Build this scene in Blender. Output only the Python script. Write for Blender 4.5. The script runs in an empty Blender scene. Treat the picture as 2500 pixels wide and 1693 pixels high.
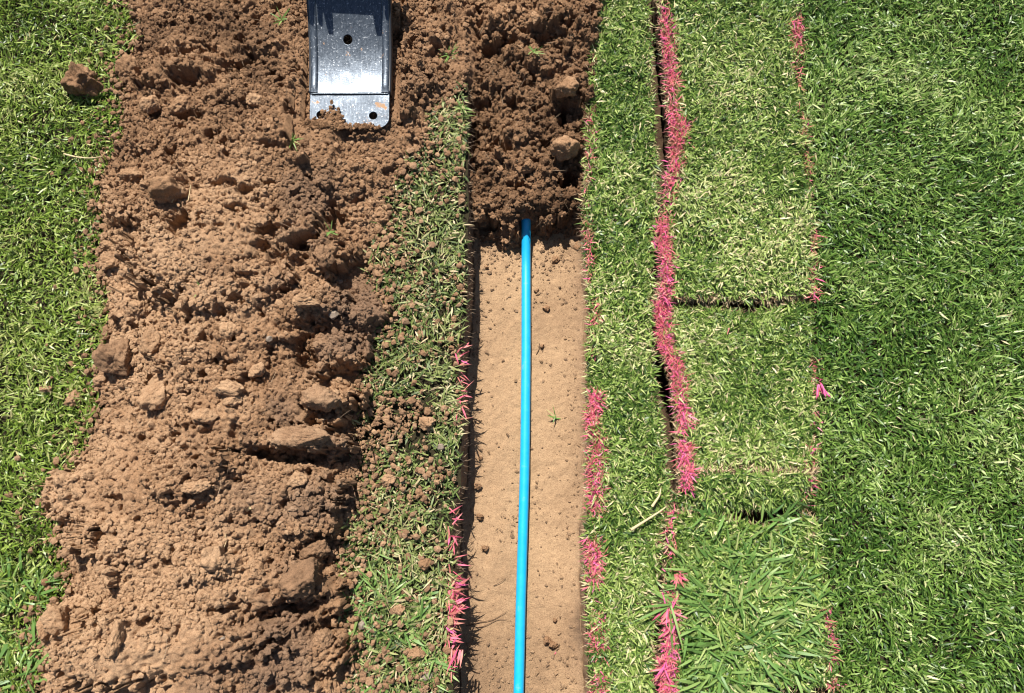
import bpy, math, random
import numpy as np
from mathutils import Vector

# ------------------------------------------------------------------ camera, sky, sun, exposure
SC = bpy.context.scene
COL = SC.collection
PITCH = math.radians(12.0)
FPX = 1785.0                      # focal length in photograph pixels
DIST = 1.785
CAM = np.array([0.0, -DIST * math.sin(PITCH), DIST * math.cos(PITCH)])
cam_data = bpy.data.cameras.new('camera')
cam_data.sensor_width = 36.0
cam_data.lens = FPX / 2500.0 * 36.0
cam_data.clip_start = 0.01
cam_data.clip_end = 500.0
cam = bpy.data.objects.new('camera', cam_data)
COL.objects.link(cam)
cam.location = CAM
cam.rotation_euler = (PITCH, 0, 0)
SC.camera = cam

SUN_EL = math.radians(57.0)
SUN_AZ = math.radians(-17.0)      # measured from +Y, negative = towards -X (sun stands up and a little left)
sun_dir = Vector((math.sin(SUN_AZ) * math.cos(SUN_EL), math.cos(SUN_AZ) * math.cos(SUN_EL), math.sin(SUN_EL)))
world = bpy.data.worlds.new('World')
SC.world = world
world.use_nodes = True
nt = world.node_tree
for n in list(nt.nodes):
    nt.nodes.remove(n)
wo = nt.nodes.new('ShaderNodeOutputWorld')
bg = nt.nodes.new('ShaderNodeBackground')
sky = nt.nodes.new('ShaderNodeTexSky')
sky.sky_type = 'NISHITA'
sky.sun_disc = False
sky.sun_elevation = SUN_EL
sky.sun_rotation = SUN_AZ
bg.inputs['Strength'].default_value = 0.055
nt.links.new(sky.outputs[0], bg.inputs[0])
nt.links.new(bg.outputs[0], wo.inputs[0])
sl = bpy.data.lights.new('sun', 'SUN')
sl.energy = 5.0
sl.angle = math.radians(0.5)
sl.color = (1.0, 0.95, 0.88)
sun = bpy.data.objects.new('sun', sl)
COL.objects.link(sun)
sun.rotation_euler = sun_dir.to_track_quat('Z', 'Y').to_euler()
SC.view_settings.view_transform = 'Standard'
SC.view_settings.look = 'None'
SC.view_settings.exposure = 0.80
SC.view_settings.gamma = 1.0
SC.cycles.filter_width = 1.1
SC.cycles.max_bounces = 6
SC.cycles.diffuse_bounces = 2
SC.cycles.transparent_max_bounces = 4

RNG = np.random.default_rng(7)
random.seed(7)
K = 2500.0 / 2324.0

# ------------------------------------------------------------------ helpers: picture <-> ground
cP, sP = math.cos(PITCH), math.sin(PITCH)

def unproj(px, py, z=0.0):
    """ground point (x, y) at height z that the photograph shows at full-size pixel px, py"""
    u = (np.asarray(px, float) - 1250.0) / FPX
    v = (846.5 - np.asarray(py, float)) / FPX
    rx, ry, rz = u, sP + v * cP, -cP + v * sP
    t = (z - CAM[2]) / rz
    return CAM[0] + rx * t, CAM[1] + ry * t

def curve(pts, z=0.0, k=K):
    a = np.array(pts, float) * k
    x, y = unproj(a[:, 0], a[:, 1], z)
    o = np.argsort(y)
    x, y = x[o], y[o]
    return lambda yy: np.interp(yy, y, x)

def wy(py):       # world y of a picture row (displayed scale) at ground level
    return float(unproj(1250, py * K)[1])

heap_left = curve([(268,-40),(270,0),(300,40),(318,100),(285,140),(285,190),(275,240),(285,270),(270,330),(240,390),(232,440),(240,520),(222,590),(240,650),(255,720),(250,770),(222,850),(235,930),(215,980),(190,1030),(160,1080),(128,1110),(118,1150),(140,1200),(150,1260),(165,1310),(160,1350),(95,1400),(85,1460),(90,1574),(85,1640)])
heap_right = curve([(1075,-40),(1075,0),(1070,100),(1070,175),(1035,205),(1000,240),(975,270),(970,330),(930,365),(895,420),(870,470),(880,500),(845,560),(850,640),(880,700),(850,760),(825,810),(825,880),(805,920),(795,1000),(815,1060),(805,1110),(815,1160),(780,1230),(768,1300),(775,1370),(790,1430),(800,1500),(795,1574),(795,1640)])
tr_left = curve([(1062,-40),(1062,200),(1062,300),(1060,400),(1062,480),(1062,560),(1060,650),(1056,720),(1053,760),(1041,850),(1050,900),(1048,1000),(1045,1100),(1027,1170),(1030,1230),(1035,1300),(1030,1380),(1024,1450),(1030,1574),(1028,1640)])
tr_right = curve([(1352,-40),(1350,0),(1340,80),(1335,180),(1335,300),(1330,400),(1326,480),(1330,560),(1335,640),(1340,700),(1335,800),(1337,900),(1332,960),(1342,1000),(1336,1050),(1340,1100),(1336,1150),(1331,1200),(1331,1300),(1336,1400),(1343,1500),(1345,1574),(1345,1640)])
gap_left = curve([(1466,-40),(1468,0),(1474,100),(1479,200),(1484,300),(1490,380),(1490,430),(1488,500),(1480,560),(1480,650),(1475,750),(1478,820),(1490,900),(1498,950),(1505,1000),(1512,1050),(1515,1110),(1512,1160),(1495,1220),(1490,1300),(1485,1400),(1480,1450),(1478,1574),(1478,1640)])
slab_left = curve([(1488,-40),(1493,0),(1502,100),(1511,200),(1519,300),(1524,370),(1507,430),(1498,480),(1488,560),(1500,620),(1490,700),(1492,770),(1514,820),(1529,870),(1537,950),(1542,1050),(1540,1100),(1520,1150),(1508,1200),(1502,1300),(1507,1400),(1502,1500),(1500,1640)])
slab_right = curve([(1805,-40),(1808,0),(1811,68),(1811,112),(1808,163),(1815,210),(1825,272),(1835,374),(1846,476),(1849,527),(1841,561),(1843,640),(1846,724),(1846,827),(1856,895),(1848,980),(1840,1045),(1833,1110),(1832,1146),(1846,1180),(1858,1262),(1867,1385),(1878,1470),(1893,1561),(1897,1640)])

# ------------------------------------------------------------------ helpers: noise
def _hash(ix, iy, iz, seed):
    h = (ix.astype(np.int64) * 374761393 + iy.astype(np.int64) * 668265263 + iz.astype(np.int64) * 2147483647 + seed * 974634533) & 0xFFFFFFFF
    h = ((h ^ (h >> 13)) * 1274126177) & 0xFFFFFFFF
    h = ((h ^ (h >> 16)) * 2246822519) & 0xFFFFFFFF
    return ((h ^ (h >> 15)) & 0xFFFFFF) / float(0xFFFFFF) * 2.0 - 1.0

def noise3(x, y, z, seed=0):
    x, y, z = np.broadcast_arrays(np.asarray(x, float), np.asarray(y, float), np.asarray(z, float))
    ix, iy, iz = np.floor(x), np.floor(y), np.floor(z)
    fx, fy, fz = x - ix, y - iy, z - iz
    fx, fy, fz = [f * f * f * (f * (f * 6 - 15) + 10) for f in (fx, fy, fz)]
    r = 0.0
    for a in (0, 1):
        wa = fx if a else 1 - fx
        for b in (0, 1):
            wb = fy if b else 1 - fy
            for c in (0, 1):
                wc = fz if c else 1 - fz
                r = r + wa * wb * wc * _hash(ix + a, iy + b, iz + c, seed)
    return r

def fbm(x, y, z=0.0, seed=0, octv=4, gain=0.5):
    r, a, s = 0.0, 1.0, 0.0
    for o in range(octv):
        r = r + a * noise3(np.asarray(x) * 2 ** o + 17.3 * o, np.asarray(y) * 2 ** o, np.asarray(z) * 2 ** o, seed + o)
        s += a
        a *= gain
    return r / s

def sstep(a, b, x):
    t = np.clip((x - a) / (b - a), 0, 1)
    return t * t * (3 - 2 * t)

# ------------------------------------------------------------------ helpers: objects
def tag(o, label=None, cat=None, group=None, kind=None):
    if label: o['label'] = label
    if cat: o['category'] = cat
    if group: o['group'] = group
    if kind: o['kind'] = kind
    return o

def empty(name, loc=(0, 0, 0)):
    o = bpy.data.objects.new(name, None)
    o.empty_display_size = 0.05
    o.location = loc
    COL.objects.link(o)
    return o

def mesh_np(name, V, F, mat, parent=None, attrs=None, smooth=True, loc=None):
    """F: list of integer arrays (n,3) / (n,4)"""
    me = bpy.data.meshes.new(name)
    V = np.ascontiguousarray(V, dtype=np.float32)
    if loc is not None:
        V = V - np.array(loc, dtype=np.float32)
    if not isinstance(F, list): F = [F]
    F = [f for f in F if len(f)]
    nl = sum(f.size for f in F); npoly = sum(len(f) for f in F)
    me.vertices.add(len(V)); me.vertices.foreach_set('co', V.ravel())
    me.loops.add(nl); me.polygons.add(npoly)
    me.loops.foreach_set('vertex_index', np.concatenate([f.ravel() for f in F]).astype(np.int32))
    st, c = [], 0
    for f in F:
        st.append(c + np.arange(len(f)) * f.shape[1]); c += f.size
    me.polygons.foreach_set('loop_start', np.concatenate(st).astype(np.int32))
    if smooth is not None:
        me.polygons.foreach_set('use_smooth', np.full(npoly, bool(smooth)))
    me.update(calc_edges=True)
    for k, a in (attrs or {}).items():
        at = me.attributes.new(k, 'FLOAT', 'POINT')
        at.data.foreach_set('value', np.ascontiguousarray(a, dtype=np.float32))
    me.materials.append(mat)
    o = bpy.data.objects.new(name, me)
    COL.objects.link(o)
    if parent is not None: o.parent = parent
    if loc is not None: o.location = loc
    return o

def grid_faces(nr, nc):
    i = np.arange(nr * nc).reshape(nr, nc)
    return np.stack([i[:-1, :-1], i[:-1, 1:], i[1:, 1:], i[1:, :-1]], -1).reshape(-1, 4)

def link_mat(name):
    m = bpy.data.materials.new(name); m.use_nodes = True
    t = m.node_tree
    return m, t, t.nodes['Principled BSDF'], t.nodes['Material Output']

def N(t, kind, **kw):
    n = t.nodes.new(kind)
    for k, v in kw.items():
        if k in n.inputs: n.inputs[k].default_value = v
        else: setattr(n, k, v)
    return n

def ramp(t, pts):
    r = t.nodes.new('ShaderNodeValToRGB')
    e = r.color_ramp.elements
    while len(e) < len(pts): e.new(0.5)
    for q, (p, c) in zip(e, pts):
        q.position = p; q.color = (*c, 1)
    return r

# ------------------------------------------------------------------ materials
def soil_mat(name, dry, mid, wet, grey, bump=0.5, scale=1.0):
    """dry tan to moist brown soil; attributes 'moist' and 'grey' say where the soil itself is darker or greyer"""
    m, t, b, o = link_mat(name)
    L = t.links
    geo = N(t, 'ShaderNodeNewGeometry')
    am = N(t, 'ShaderNodeAttribute', attribute_name='moist')
    ag = N(t, 'ShaderNodeAttribute', attribute_name='grey')
    n1 = N(t, 'ShaderNodeTexNoise', Scale=9.0 * scale, Detail=6.0, Roughness=0.62)
    n2 = N(t, 'ShaderNodeTexNoise', Scale=90.0 * scale, Detail=5.0, Roughness=0.7)
    n3 = N(t, 'ShaderNodeTexNoise', Scale=420.0 * scale, Detail=3.0, Roughness=0.7)
    for n in (n1, n2, n3): L.new(geo.outputs['Position'], n.inputs['Vector'])
    def mth(op, a, bb):
        q = N(t, 'ShaderNodeMath', operation=op)
        for i, s in enumerate((a, bb)):
            if isinstance(s, float): q.inputs[i].default_value = s
            else: L.new(s, q.inputs[i])
        return q.outputs[0]
    s = mth('MULTIPLY_ADD', n1.outputs[0], 0.5); t.nodes[-1].inputs[2].default_value = -0.25
    s2 = mth('MULTIPLY_ADD', n2.outputs[0], 0.7); t.nodes[-1].inputs[2].default_value = -0.35
    s3 = mth('ADD', mth('ADD', s, s2), am.outputs['Fac'])
    r = ramp(t, [(0.0, dry), (0.45, mid), (1.0, wet)])
    L.new(mth('ADD', s3, 0.12), r.inputs[0])
    mx = N(t, 'ShaderNodeMix', data_type='RGBA')
    gn = mth('MULTIPLY', ag.outputs['Fac'], 1.0)
    L.new(gn, mx.inputs[0]); L.new(r.outputs[0], mx.inputs[6]); mx.inputs[7].default_value = (*grey, 1)
    # grain: single pale and dark particles
    sp = ramp(t, [(0.30, (0.62, 0.60, 0.58)), (0.5, (1, 1, 1)), (0.72, (1.32, 1.30, 1.26))])
    L.new(n3.outputs[0], sp.inputs[0])
    mu = N(t, 'ShaderNodeMix', data_type='RGBA', blend_type='MULTIPLY'); mu.inputs[0].default_value = 0.9
    L.new(mx.outputs[2], mu.inputs[6]); L.new(sp.outputs[0], mu.inputs[7])
    L.new(mu.outputs[2], b.inputs['Base Color'])
    b.inputs['Roughness'].default_value = 0.95
    b.inputs['Specular IOR Level'].default_value = 0.15
    bp = N(t, 'ShaderNodeBump', Strength=bump, Distance=0.004)
    hb = mth('ADD', n2.outputs[0], mth('MULTIPLY', n3.outputs[0], 0.5))
    L.new(hb, bp.inputs['Height']); L.new(bp.outputs[0], b.inputs['Normal'])
    return m

M_SOIL = soil_mat('spoil_soil', (0.42, 0.268, 0.155), (0.265, 0.152, 0.081), (0.065, 0.034, 0.017), (0.165, 0.108, 0.074), 1.0)
M_FLOOR = soil_mat('trench_subsoil', (0.39, 0.258, 0.148), (0.27, 0.172, 0.098), (0.09, 0.057, 0.035), (0.16, 0.11, 0.08), 0.8)
M_THATCH = soil_mat('thatch_soil', (0.045, 0.038, 0.018), (0.025, 0.021, 0.011), (0.012, 0.010, 0.006), (0.08, 0.06, 0.04), 0.8)
M_DARKSOIL = soil_mat('root_zone_soil', (0.13, 0.085, 0.05), (0.07, 0.044, 0.026), (0.03, 0.018, 0.011), (0.1, 0.07, 0.05), 0.9)

def grass_mat(name, stops, rough=0.42, trans=0.28):
    m, t, b, o = link_mat(name)
    L = t.links
    a = N(t, 'ShaderNodeAttribute', attribute_name='rnd')
    r = ramp(t, stops)
    L.new(a.outputs['Fac'], r.inputs[0])
    L.new(r.outputs[0], b.inputs['Base Color'])
    b.inputs['Roughness'].default_value = rough
    b.inputs['Specular IOR Level'].default_value = 0.32
    tr = N(t, 'ShaderNodeBsdfTranslucent')
    L.new(r.outputs[0], tr.inputs[0])
    mx = N(t, 'ShaderNodeMixShader'); mx.inputs[0].default_value = trans
    L.new(b.outputs[0], mx.inputs[1]); L.new(tr.outputs[0], mx.inputs[2])
    L.new(mx.outputs[0], o.inputs[0])
    return m

M_LAWN = grass_mat('lawn_blades', [(0.0, (0.022, 0.060, 0.008)), (0.35, (0.070, 0.145, 0.020)), (0.62, (0.165, 0.260, 0.050)), (0.86, (0.31, 0.41, 0.13)), (1.0, (0.50, 0.44, 0.25))], rough=.38, trans=.14)
M_LAWN_LEFT = grass_mat('yellower_lawn_blades', [(0.0, (0.030, 0.065, 0.006)), (0.35, (0.095, 0.160, 0.016)), (0.62, (0.200, 0.280, 0.042)), (0.86, (0.34, 0.40, 0.12)), (1.0, (0.50, 0.42, 0.22))], rough=.38, trans=.14)
M_TRAMPLED = grass_mat('trampled_blades', [(0.0, (0.035, 0.062, 0.014)), (0.35, (0.12, 0.165, 0.040)), (0.62, (0.24, 0.27, 0.09)), (0.86, (0.36, 0.34, 0.16)), (1.0, (0.45, 0.34, 0.20))], rough=.5, trans=.1)
M_TURF = grass_mat('stressed_blades', [(0.0, (0.028, 0.070, 0.010)), (0.28, (0.100, 0.175, 0.028)), (0.55, (0.23, 0.32, 0.070)), (0.80, (0.43, 0.48, 0.18)), (1.0, (0.60, 0.49, 0.30))], rough=.40, trans=.14)
M_WEED = grass_mat('broad_blades', [(0.0, (0.07, 0.16, 0.035)), (0.5, (0.15, 0.27, 0.065)), (0.85, (0.25, 0.36, 0.10)), (1.0, (0.45, 0.45, 0.2))], rough=0.38)
M_PINK = grass_mat('painted_blades', [(0.0, (0.36, 0.18, 0.10)), (0.25, (0.58, 0.20, 0.17)), (0.55, (0.72, 0.11, 0.20)), (0.82, (0.74, 0.15, 0.40)), (1.0, (0.55, 0.38, 0.22))], rough=0.55, trans=0.15)
M_STRAW = grass_mat('dead_stalk', [(0.0, (0.30, 0.19, 0.09)), (1.0, (0.60, 0.48, 0.27))], rough=0.6, trans=0.1)
M_THATCHFIBRE = grass_mat('dead_thatch', [(0.0, (0.16, 0.10, 0.05)), (0.5, (0.36, 0.26, 0.14)), (1.0, (0.58, 0.46, 0.28))], rough=.7, trans=.1)
M_ROOT = grass_mat('root_fibre', [(0.0, (0.10, 0.055, 0.03)), (1.0, (0.42, 0.30, 0.19))], rough=0.8, trans=0.0)

def plain(name, col, rough, metal=0.0, bump=None):
    m, t, b, o = link_mat(name)
    b.inputs['Base Color'].default_value = (*col, 1)
    b.inputs['Roughness'].default_value = rough
    b.inputs['Metallic'].default_value = metal
    return m

def stone_mat():
    m, t, b, o = link_mat('grey_stone')
    L = t.links
    tc = N(t, 'ShaderNodeTexCoord')
    n = N(t, 'ShaderNodeTexNoise', Scale=60.0, Detail=6.0, Roughness=0.7)
    L.new(tc.outputs['Object'], n.inputs['Vector'])
    r = ramp(t, [(0.3, (0.12, 0.095, 0.075)), (0.55, (0.24, 0.185, 0.135)), (0.75, (0.36, 0.28, 0.20))])
    L.new(n.outputs[0], r.inputs[0]); L.new(r.outputs[0], b.inputs['Base Color'])
    b.inputs['Roughness'].default_value = 0.7
    bp = N(t, 'ShaderNodeBump', Strength=0.4, Distance=0.002)
    L.new(n.outputs[0], bp.inputs['Height']); L.new(bp.outputs[0], b.inputs['Normal'])
    return m
M_STONE = stone_mat()

# ------------------------------------------------------------------ ground levels
def lawn_z(x, y):
    return 0.006 * fbm(np.asarray(x) * 3, np.asarray(y) * 3, 0, 5, 3)

DEPTH = 0.14
FLOOR_Z = -DEPTH

def floor_z(x, y):
    return FLOOR_Z + 0.006 * fbm(x * 6, y * 5, 0, 31, 4) + 0.0024 * fbm(x * 60, y * 60, 0, 35, 3) + 0.0008 * np.abs(fbm(x * 220, y * 220, 0, 38, 2))

BED = -0.075       # level of the cut bed the turf pieces lie in

def graded(edge, far, fine, reach):
    """coordinates from edge to far: fine steps first, then growing"""
    v = [0.0]; s = fine
    while v[-1] < abs(far - edge):
        if v[-1] > reach: s *= 1.12
        v.append(v[-1] + s)
    v[-1] = abs(far - edge)
    return edge + np.sign(far - edge) * np.array(v)

YS = np.unique(np.concatenate([graded(0, 60, 0.01, 1.4), graded(0, -60, 0.01, 1.2)]))
ED = lambda y, s: 0.004 * fbm(y * 25, 0, 0, s, 4)

# left lawn ground: from the trench's left edge outwards
offs = graded(0, 60, 0.012, 1.6)
X = (tr_left(YS) + ED(YS, 41))[:, None] - offs[None, :]
Y = np.repeat(YS[:, None], len(offs), 1)
Z = lawn_z(X, Y) - 0.004
tag(mesh_np('ground', np.stack([X, Y, Z], -1).reshape(-1, 3), grid_faces(*X.shape)[:, ::-1], M_THATCH,
            attrs={'moist': np.full(X.size, 0.2), 'grey': np.zeros(X.size)}), kind='structure')
# right lawn ground
X = (slab_right(YS) + ED(YS, 43) + 0.004)[:, None] + offs[None, :]
Y = np.repeat(YS[:, None], len(offs), 1)
Z = lawn_z(X, Y) - 0.004
Z0 = Z.copy(); 
X2 = np.concatenate([X[:, :1] - 0.003, X], 1); Y2 = np.concatenate([Y[:, :1], Y], 1)
Z2 = np.concatenate([np.full((len(YS), 1), BED), Z], 1)
tag(mesh_np('ground', np.stack([X2, Y2, Z2], -1).reshape(-1, 3), grid_faces(*X2.shape), M_THATCH,
            attrs={'moist': np.full(X2.size, 0.2), 'grey': np.zeros(X2.size)}), kind='structure')
# bed under the turf pieces
cols = np.linspace(0, 1, 160)
xa = tr_right(YS) + 0.006; xb = slab_right(YS) + 0.002
X = xa[:, None] + (xb - xa)[:, None] * cols[None, :]
Y = np.repeat(YS[:, None], len(cols), 1)
Z = BED + 0.008 * fbm(X * 20, Y * 20, 0, 51, 4)
gl_, sl_ = gap_left(YS)[:, None], slab_left(YS)[:, None]
Z = Z - 0.07 * sstep(gl_ - .022, gl_ - .010, X) * sstep(sl_ + .040, sl_ + .028, X)      # spade cut between strip and slabs, extra depth added to keep the gap black
tag(mesh_np('turf_bed_ground', np.stack([X, Y, Z], -1).reshape(-1, 3), grid_faces(*X.shape), M_DARKSOIL,
            attrs={'moist': np.full(X.size, 0.4), 'grey': np.zeros(X.size)}), kind='structure')

# trench: walls and floor as one lofted sheet
ty = np.unique(np.concatenate([np.arange(-1.1, 1.25, 0.0035), graded(1.25, 60, 0.01, 0), graded(-1.1, -60, 0.01, 0)]))
xl = tr_left(ty) + ED(ty, 41); xr = tr_right(ty) + ED(ty, 42)
nw, nf = 26, 96
cx, cz, cy, part = [], [], [], []
sw = np.linspace(0, 1, nw)
wall_l = xl[:, None] + 0.007 * sw[None, :] ** 1.5 + 0.005 * fbm(ty[:, None] * 14, sw[None, :] * 2.2, 0, 61, 4) * np.minimum(1, sw * 6)[None, :]
zl = -0.004 + (FLOOR_Z + 0.004) * sw[None, :] + 0 * ty[:, None]
sf = np.linspace(0, 1, nf)
fxl = wall_l[:, -1]
under_r = (sstep(wy(1230), wy(1100), ty) * .018)[:, None]
wall_r = xr[:, None] + under_r * (1 - .75 * sw[None, :] ** 2) - 0.004 * sw[None, :] + 0.005 * fbm(ty[:, None] * 14, sw[None, :] * 2.2, 0, 67, 4) * np.minimum(1, sw * 6)[None, :]
zr = BED + (FLOOR_Z - BED) * sw[None, :] + 0 * ty[:, None]
fxr = wall_r[:, -1]
FX = fxl[:, None] + (fxr - fxl)[:, None] * sf[None, 1:-1]
FY = np.repeat(ty[:, None], nf - 2, 1)
edge = np.minimum(sf, 1 - sf)[None, 1:-1] * (fxr - fxl)[:, None]
FZ = floor_z(FX, FY) + 0.012 * np.exp(-(edge / 0.012) ** 1.2) * (0.5 + fbm(FX * 18, FY * 18, 0, 71, 3))
X = np.concatenate([wall_l, FX, wall_r[:, ::-1]], 1)
Y = np.repeat(ty[:, None], X.shape[1], 1)
Z = np.concatenate([zl, FZ, zr[:, ::-1]], 1)
Y = Y + 0.002 * fbm(X * 40, Z * 60, Y * 40, 73, 2)
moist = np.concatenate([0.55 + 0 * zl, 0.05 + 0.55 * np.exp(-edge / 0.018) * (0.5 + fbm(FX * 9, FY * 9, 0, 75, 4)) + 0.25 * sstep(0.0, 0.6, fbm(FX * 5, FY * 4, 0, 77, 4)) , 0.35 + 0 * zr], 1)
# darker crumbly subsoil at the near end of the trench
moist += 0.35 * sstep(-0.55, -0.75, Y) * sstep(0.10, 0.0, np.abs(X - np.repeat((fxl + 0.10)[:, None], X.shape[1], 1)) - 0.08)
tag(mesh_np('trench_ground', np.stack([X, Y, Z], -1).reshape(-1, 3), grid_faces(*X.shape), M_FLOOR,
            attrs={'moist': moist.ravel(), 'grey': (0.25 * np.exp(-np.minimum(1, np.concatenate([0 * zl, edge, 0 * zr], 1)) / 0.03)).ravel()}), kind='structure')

# ------------------------------------------------------------------ soil height fields
class Field:
    def __init__(s, x0, x1, y0, y1, d):
        s.x = np.arange(x0, x1, d); s.y = np.arange(y0, y1, d); s.d = d
        s.X, s.Y = np.meshgrid(s.x, s.y)
        s.H = np.zeros_like(s.X)
        s.jit = 0.34 * fbm(s.X * 55, s.Y * 55, 0, 91, 3) + 0.22 * fbm(s.X * 170, s.Y * 170, 0, 95, 2)
    def at(s, x, y):
        i = np.clip(np.round((np.asarray(y) - s.y[0]) / s.d).astype(int), 0, len(s.y) - 1)
        j = np.clip(np.round((np.asarray(x) - s.x[0]) / s.d).astype(int), 0, len(s.x) - 1)
        return s.H[i, j]
    def dome(s, cx, cy, rx, ry, h, rot=0.0, sink=0.35, p=0.5, tilt=(0, 0)):
        """a lump: steep sided, flattened on top"""
        R = max(rx, ry) * 1.35
        j0, j1 = np.searchsorted(s.x, [cx - R, cx + R]); i0, i1 = np.searchsorted(s.y, [cy - R, cy + R])
        if j1 <= j0 + 1 or i1 <= i0 + 1: return
        dx = s.X[i0:i1, j0:j1] - cx; dy = s.Y[i0:i1, j0:j1] - cy
        c, q = math.cos(rot), math.sin(rot)
        a = (dx * c + dy * q) / rx; b = (-dx * q + dy * c) / ry
        d2 = np.sqrt(a * a + b * b) * (1 + s.jit[i0:i1, j0:j1])
        base = s.at(cx, cy)
        z = base - sink * h + h * (1 + sink) * np.clip(1 - d2 * d2, 0, 1) ** p + tilt[0] * dx + tilt[1] * dy
        z = np.where(d2 < 1, z, -9)
        s.H[i0:i1, j0:j1] = np.maximum(s.H[i0:i1, j0:j1], z)
    def pit(s, cx, cy, rx, ry, h, rot=0.0):
        R = max(rx, ry) * 1.3
        j0, j1 = np.searchsorted(s.x, [cx - R, cx + R]); i0, i1 = np.searchsorted(s.y, [cy - R, cy + R])
        if j1 <= j0 + 1 or i1 <= i0 + 1: return
        dx = s.X[i0:i1, j0:j1] - cx; dy = s.Y[i0:i1, j0:j1] - cy
        c, q = math.cos(rot), math.sin(rot)
        a = (dx * c + dy * q) / rx; b = (-dx * q + dy * c) / ry
        d2 = np.sqrt(a * a + b * b) * (1 + 1.3 * s.jit[i0:i1, j0:j1])
        s.H[i0:i1, j0:j1] -= h * sstep(1.0, 0.55, d2)
    def crumble(s, n, r0, r1, mask, seed, hk=0.8, power=1.6):
        r = np.random.default_rng(seed)
        cx = r.uniform(s.x[0], s.x[-1], n); cy = r.uniform(s.y[0], s.y[-1], n)
        m = mask(cx, cy)
        keep = r.random(n) < m
        for x, y in zip(cx[keep], cy[keep]):
            rr = r0 + (r1 - r0) * r.random() ** power
            asp = r.uniform(0.6, 1.0)
            s.dome(x, y, rr, rr * asp, rr * hk * r.uniform(0.6, 1.1), r.uniform(0, 3.14), 0.4, r.uniform(0.35, 0.6), (r.normal(0, 0.25), r.normal(0, 0.25)))

# the spoil heap
HF = Field(-1.42, 0.02, -1.15, 1.45, 0.0026)
X, Y = HF.X, HF.Y
lx = heap_left(Y) + 0.012 * fbm(Y * 16, X * 16, 0, 101, 4); rx_ = heap_right(Y) + 0.014 * fbm(Y * 18, X * 18, 3, 105, 4)
wd = np.maximum(rx_ - lx, 0.05)
W = (X - lx) / wd
crest = 0.56 + 0.06 * fbm(Y * 2.2, 0, 0, 109, 2)
prof = np.where(W < crest, W / crest, (1 - W) / (1 - crest))
prof = np.clip(prof, -0.4, 1)
toplow = sstep(wy(330), wy(120), Y)                   # the machine flattened the far end
hmax = (0.105 + 0.03 * fbm(Y * 3.1, X * 2, 0, 111, 3)) * (1 - 0.45 * toplow)
H = np.where(prof > 0, hmax * np.clip(prof, 0, 1) ** 0.72, prof * 0.5) - 0.004
H *= 1.0
H += 0.016 * fbm(X * 9, Y * 9, 0, 113, 3) * np.clip(prof * 5, 0, 1)
H -= 0.25 * sstep(-0.98, -1.12, Y) + 0.25 * sstep(1.3, 1.43, Y)
HF.H = H

def heap_pt(px, py, field=None):
    """point on the heap surface seen at displayed pixel px, py"""
    f = field or HF
    z = 0.05
    for _ in range(8):
        x, y = unproj(px * K, py * K, z); z = 0.5 * z + 0.5 * float(f.at(x, y))
    return float(x), float(y), float(f.at(x, y))

S = K / 1000.0                    # displayed pixel -> metres, roughly
# larger forms read off the photograph: (x, y, rx, ry, h, rot)
for (px, py, ax, ay, h, rot) in [
    (450,560,150,100,.020,.2),(380,480,90,60,.028,.1),(640,520,90,60,.026,0),(740,585,70,45,.034,.2),(700,690,90,40,.022,.1),
    (760,800,80,45,.034,0),(690,900,120,70,.036,.1),(520,640,120,60,.012,.1),(560,950,140,60,.012,.3),(660,1000,130,42,.040,-.1),
    (430,1090,90,40,.020,.2),(600,1120,150,70,.020,0),(700,1200,70,60,.028,.6),(690,1330,80,75,.034,.3),(560,1340,100,60,.022,.1),
    (400,1450,200,70,.020,.1),(250,1480,100,60,.016,.2),(200,1120,90,60,.012,0),(350,1230,150,50,.010,0),(480,1290,60,30,.016,0),
    (330,330,60,35,.022,.1),(430,170,110,45,.030,.1),(420,110,60,30,.024,.1),(520,215,60,30,.012,0),(600,100,70,50,.018,0),
    (300,460,60,55,.020,0),(380,420,60,45,.030,.5),(820,720,60,40,.020,.2),(300,700,40,60,.016,.2),(860,250,70,40,.016,0),
    (620,300,90,35,.012,.1),(930,180,50,50,.014,0),(980,80,50,60,.014,0),(650,1480,110,60,.020,0),(500,780,120,40,.010,.2)]:
    x, y, z = heap_pt(px, py)
    HF.dome(x, y, ax * S, ay * S, h * 1.45, rot, 0.15, 0.6)
for (px, py, ax, ay, h, rot) in [
    (800,632,52,40,.085,.2),(765,858,74,32,.07,.1),(640,1030,110,20,.07,-.05),(760,1035,32,22,.050,.3),(700,820,30,44,.055,.4),
    (402,502,38,34,.06,0),(612,512,36,30,.055,0),(685,545,40,20,.05,.3),(760,500,26,34,.05,0),(540,470,30,12,.03,0),(412,170,44,20,.06,0),(305,38,36,16,.05,.3),(385,60,30,12,.05,0),(520,150,36,20,.035,0),(350,262,30,14,.05,0),(420,262,30,12,.05,.2),(285,215,18,12,.04,0),
    (720,1245,44,36,.06,.5),(640,1390,110,20,.05,.2),(500,1385,34,12,.030,.1),(730,1430,34,18,.040,.6),(745,1290,50,34,.06,0),
    (390,340,22,18,.035,0),(610,330,24,10,.025,0),(330,560,24,20,.025,0),(240,925,20,18,.02,0),(340,690,20,10,.03,0),
    (810,790,18,24,.03,0),(560,430,30,14,.03,0),(890,395,26,18,.03,0),(900,90,16,34,.03,0),(690,320,20,12,.02,0),
    (260,1130,30,9,.02,0),(200,1390,40,12,.02,0),(565,1165,12,10,.02,0),(600,560,18,16,.03,0),(680,560,20,12,.03,.4)]:
    x, y, z = heap_pt(px, py)
    HF.pit(x, y, ax * S, ay * S, h, rot)

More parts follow.
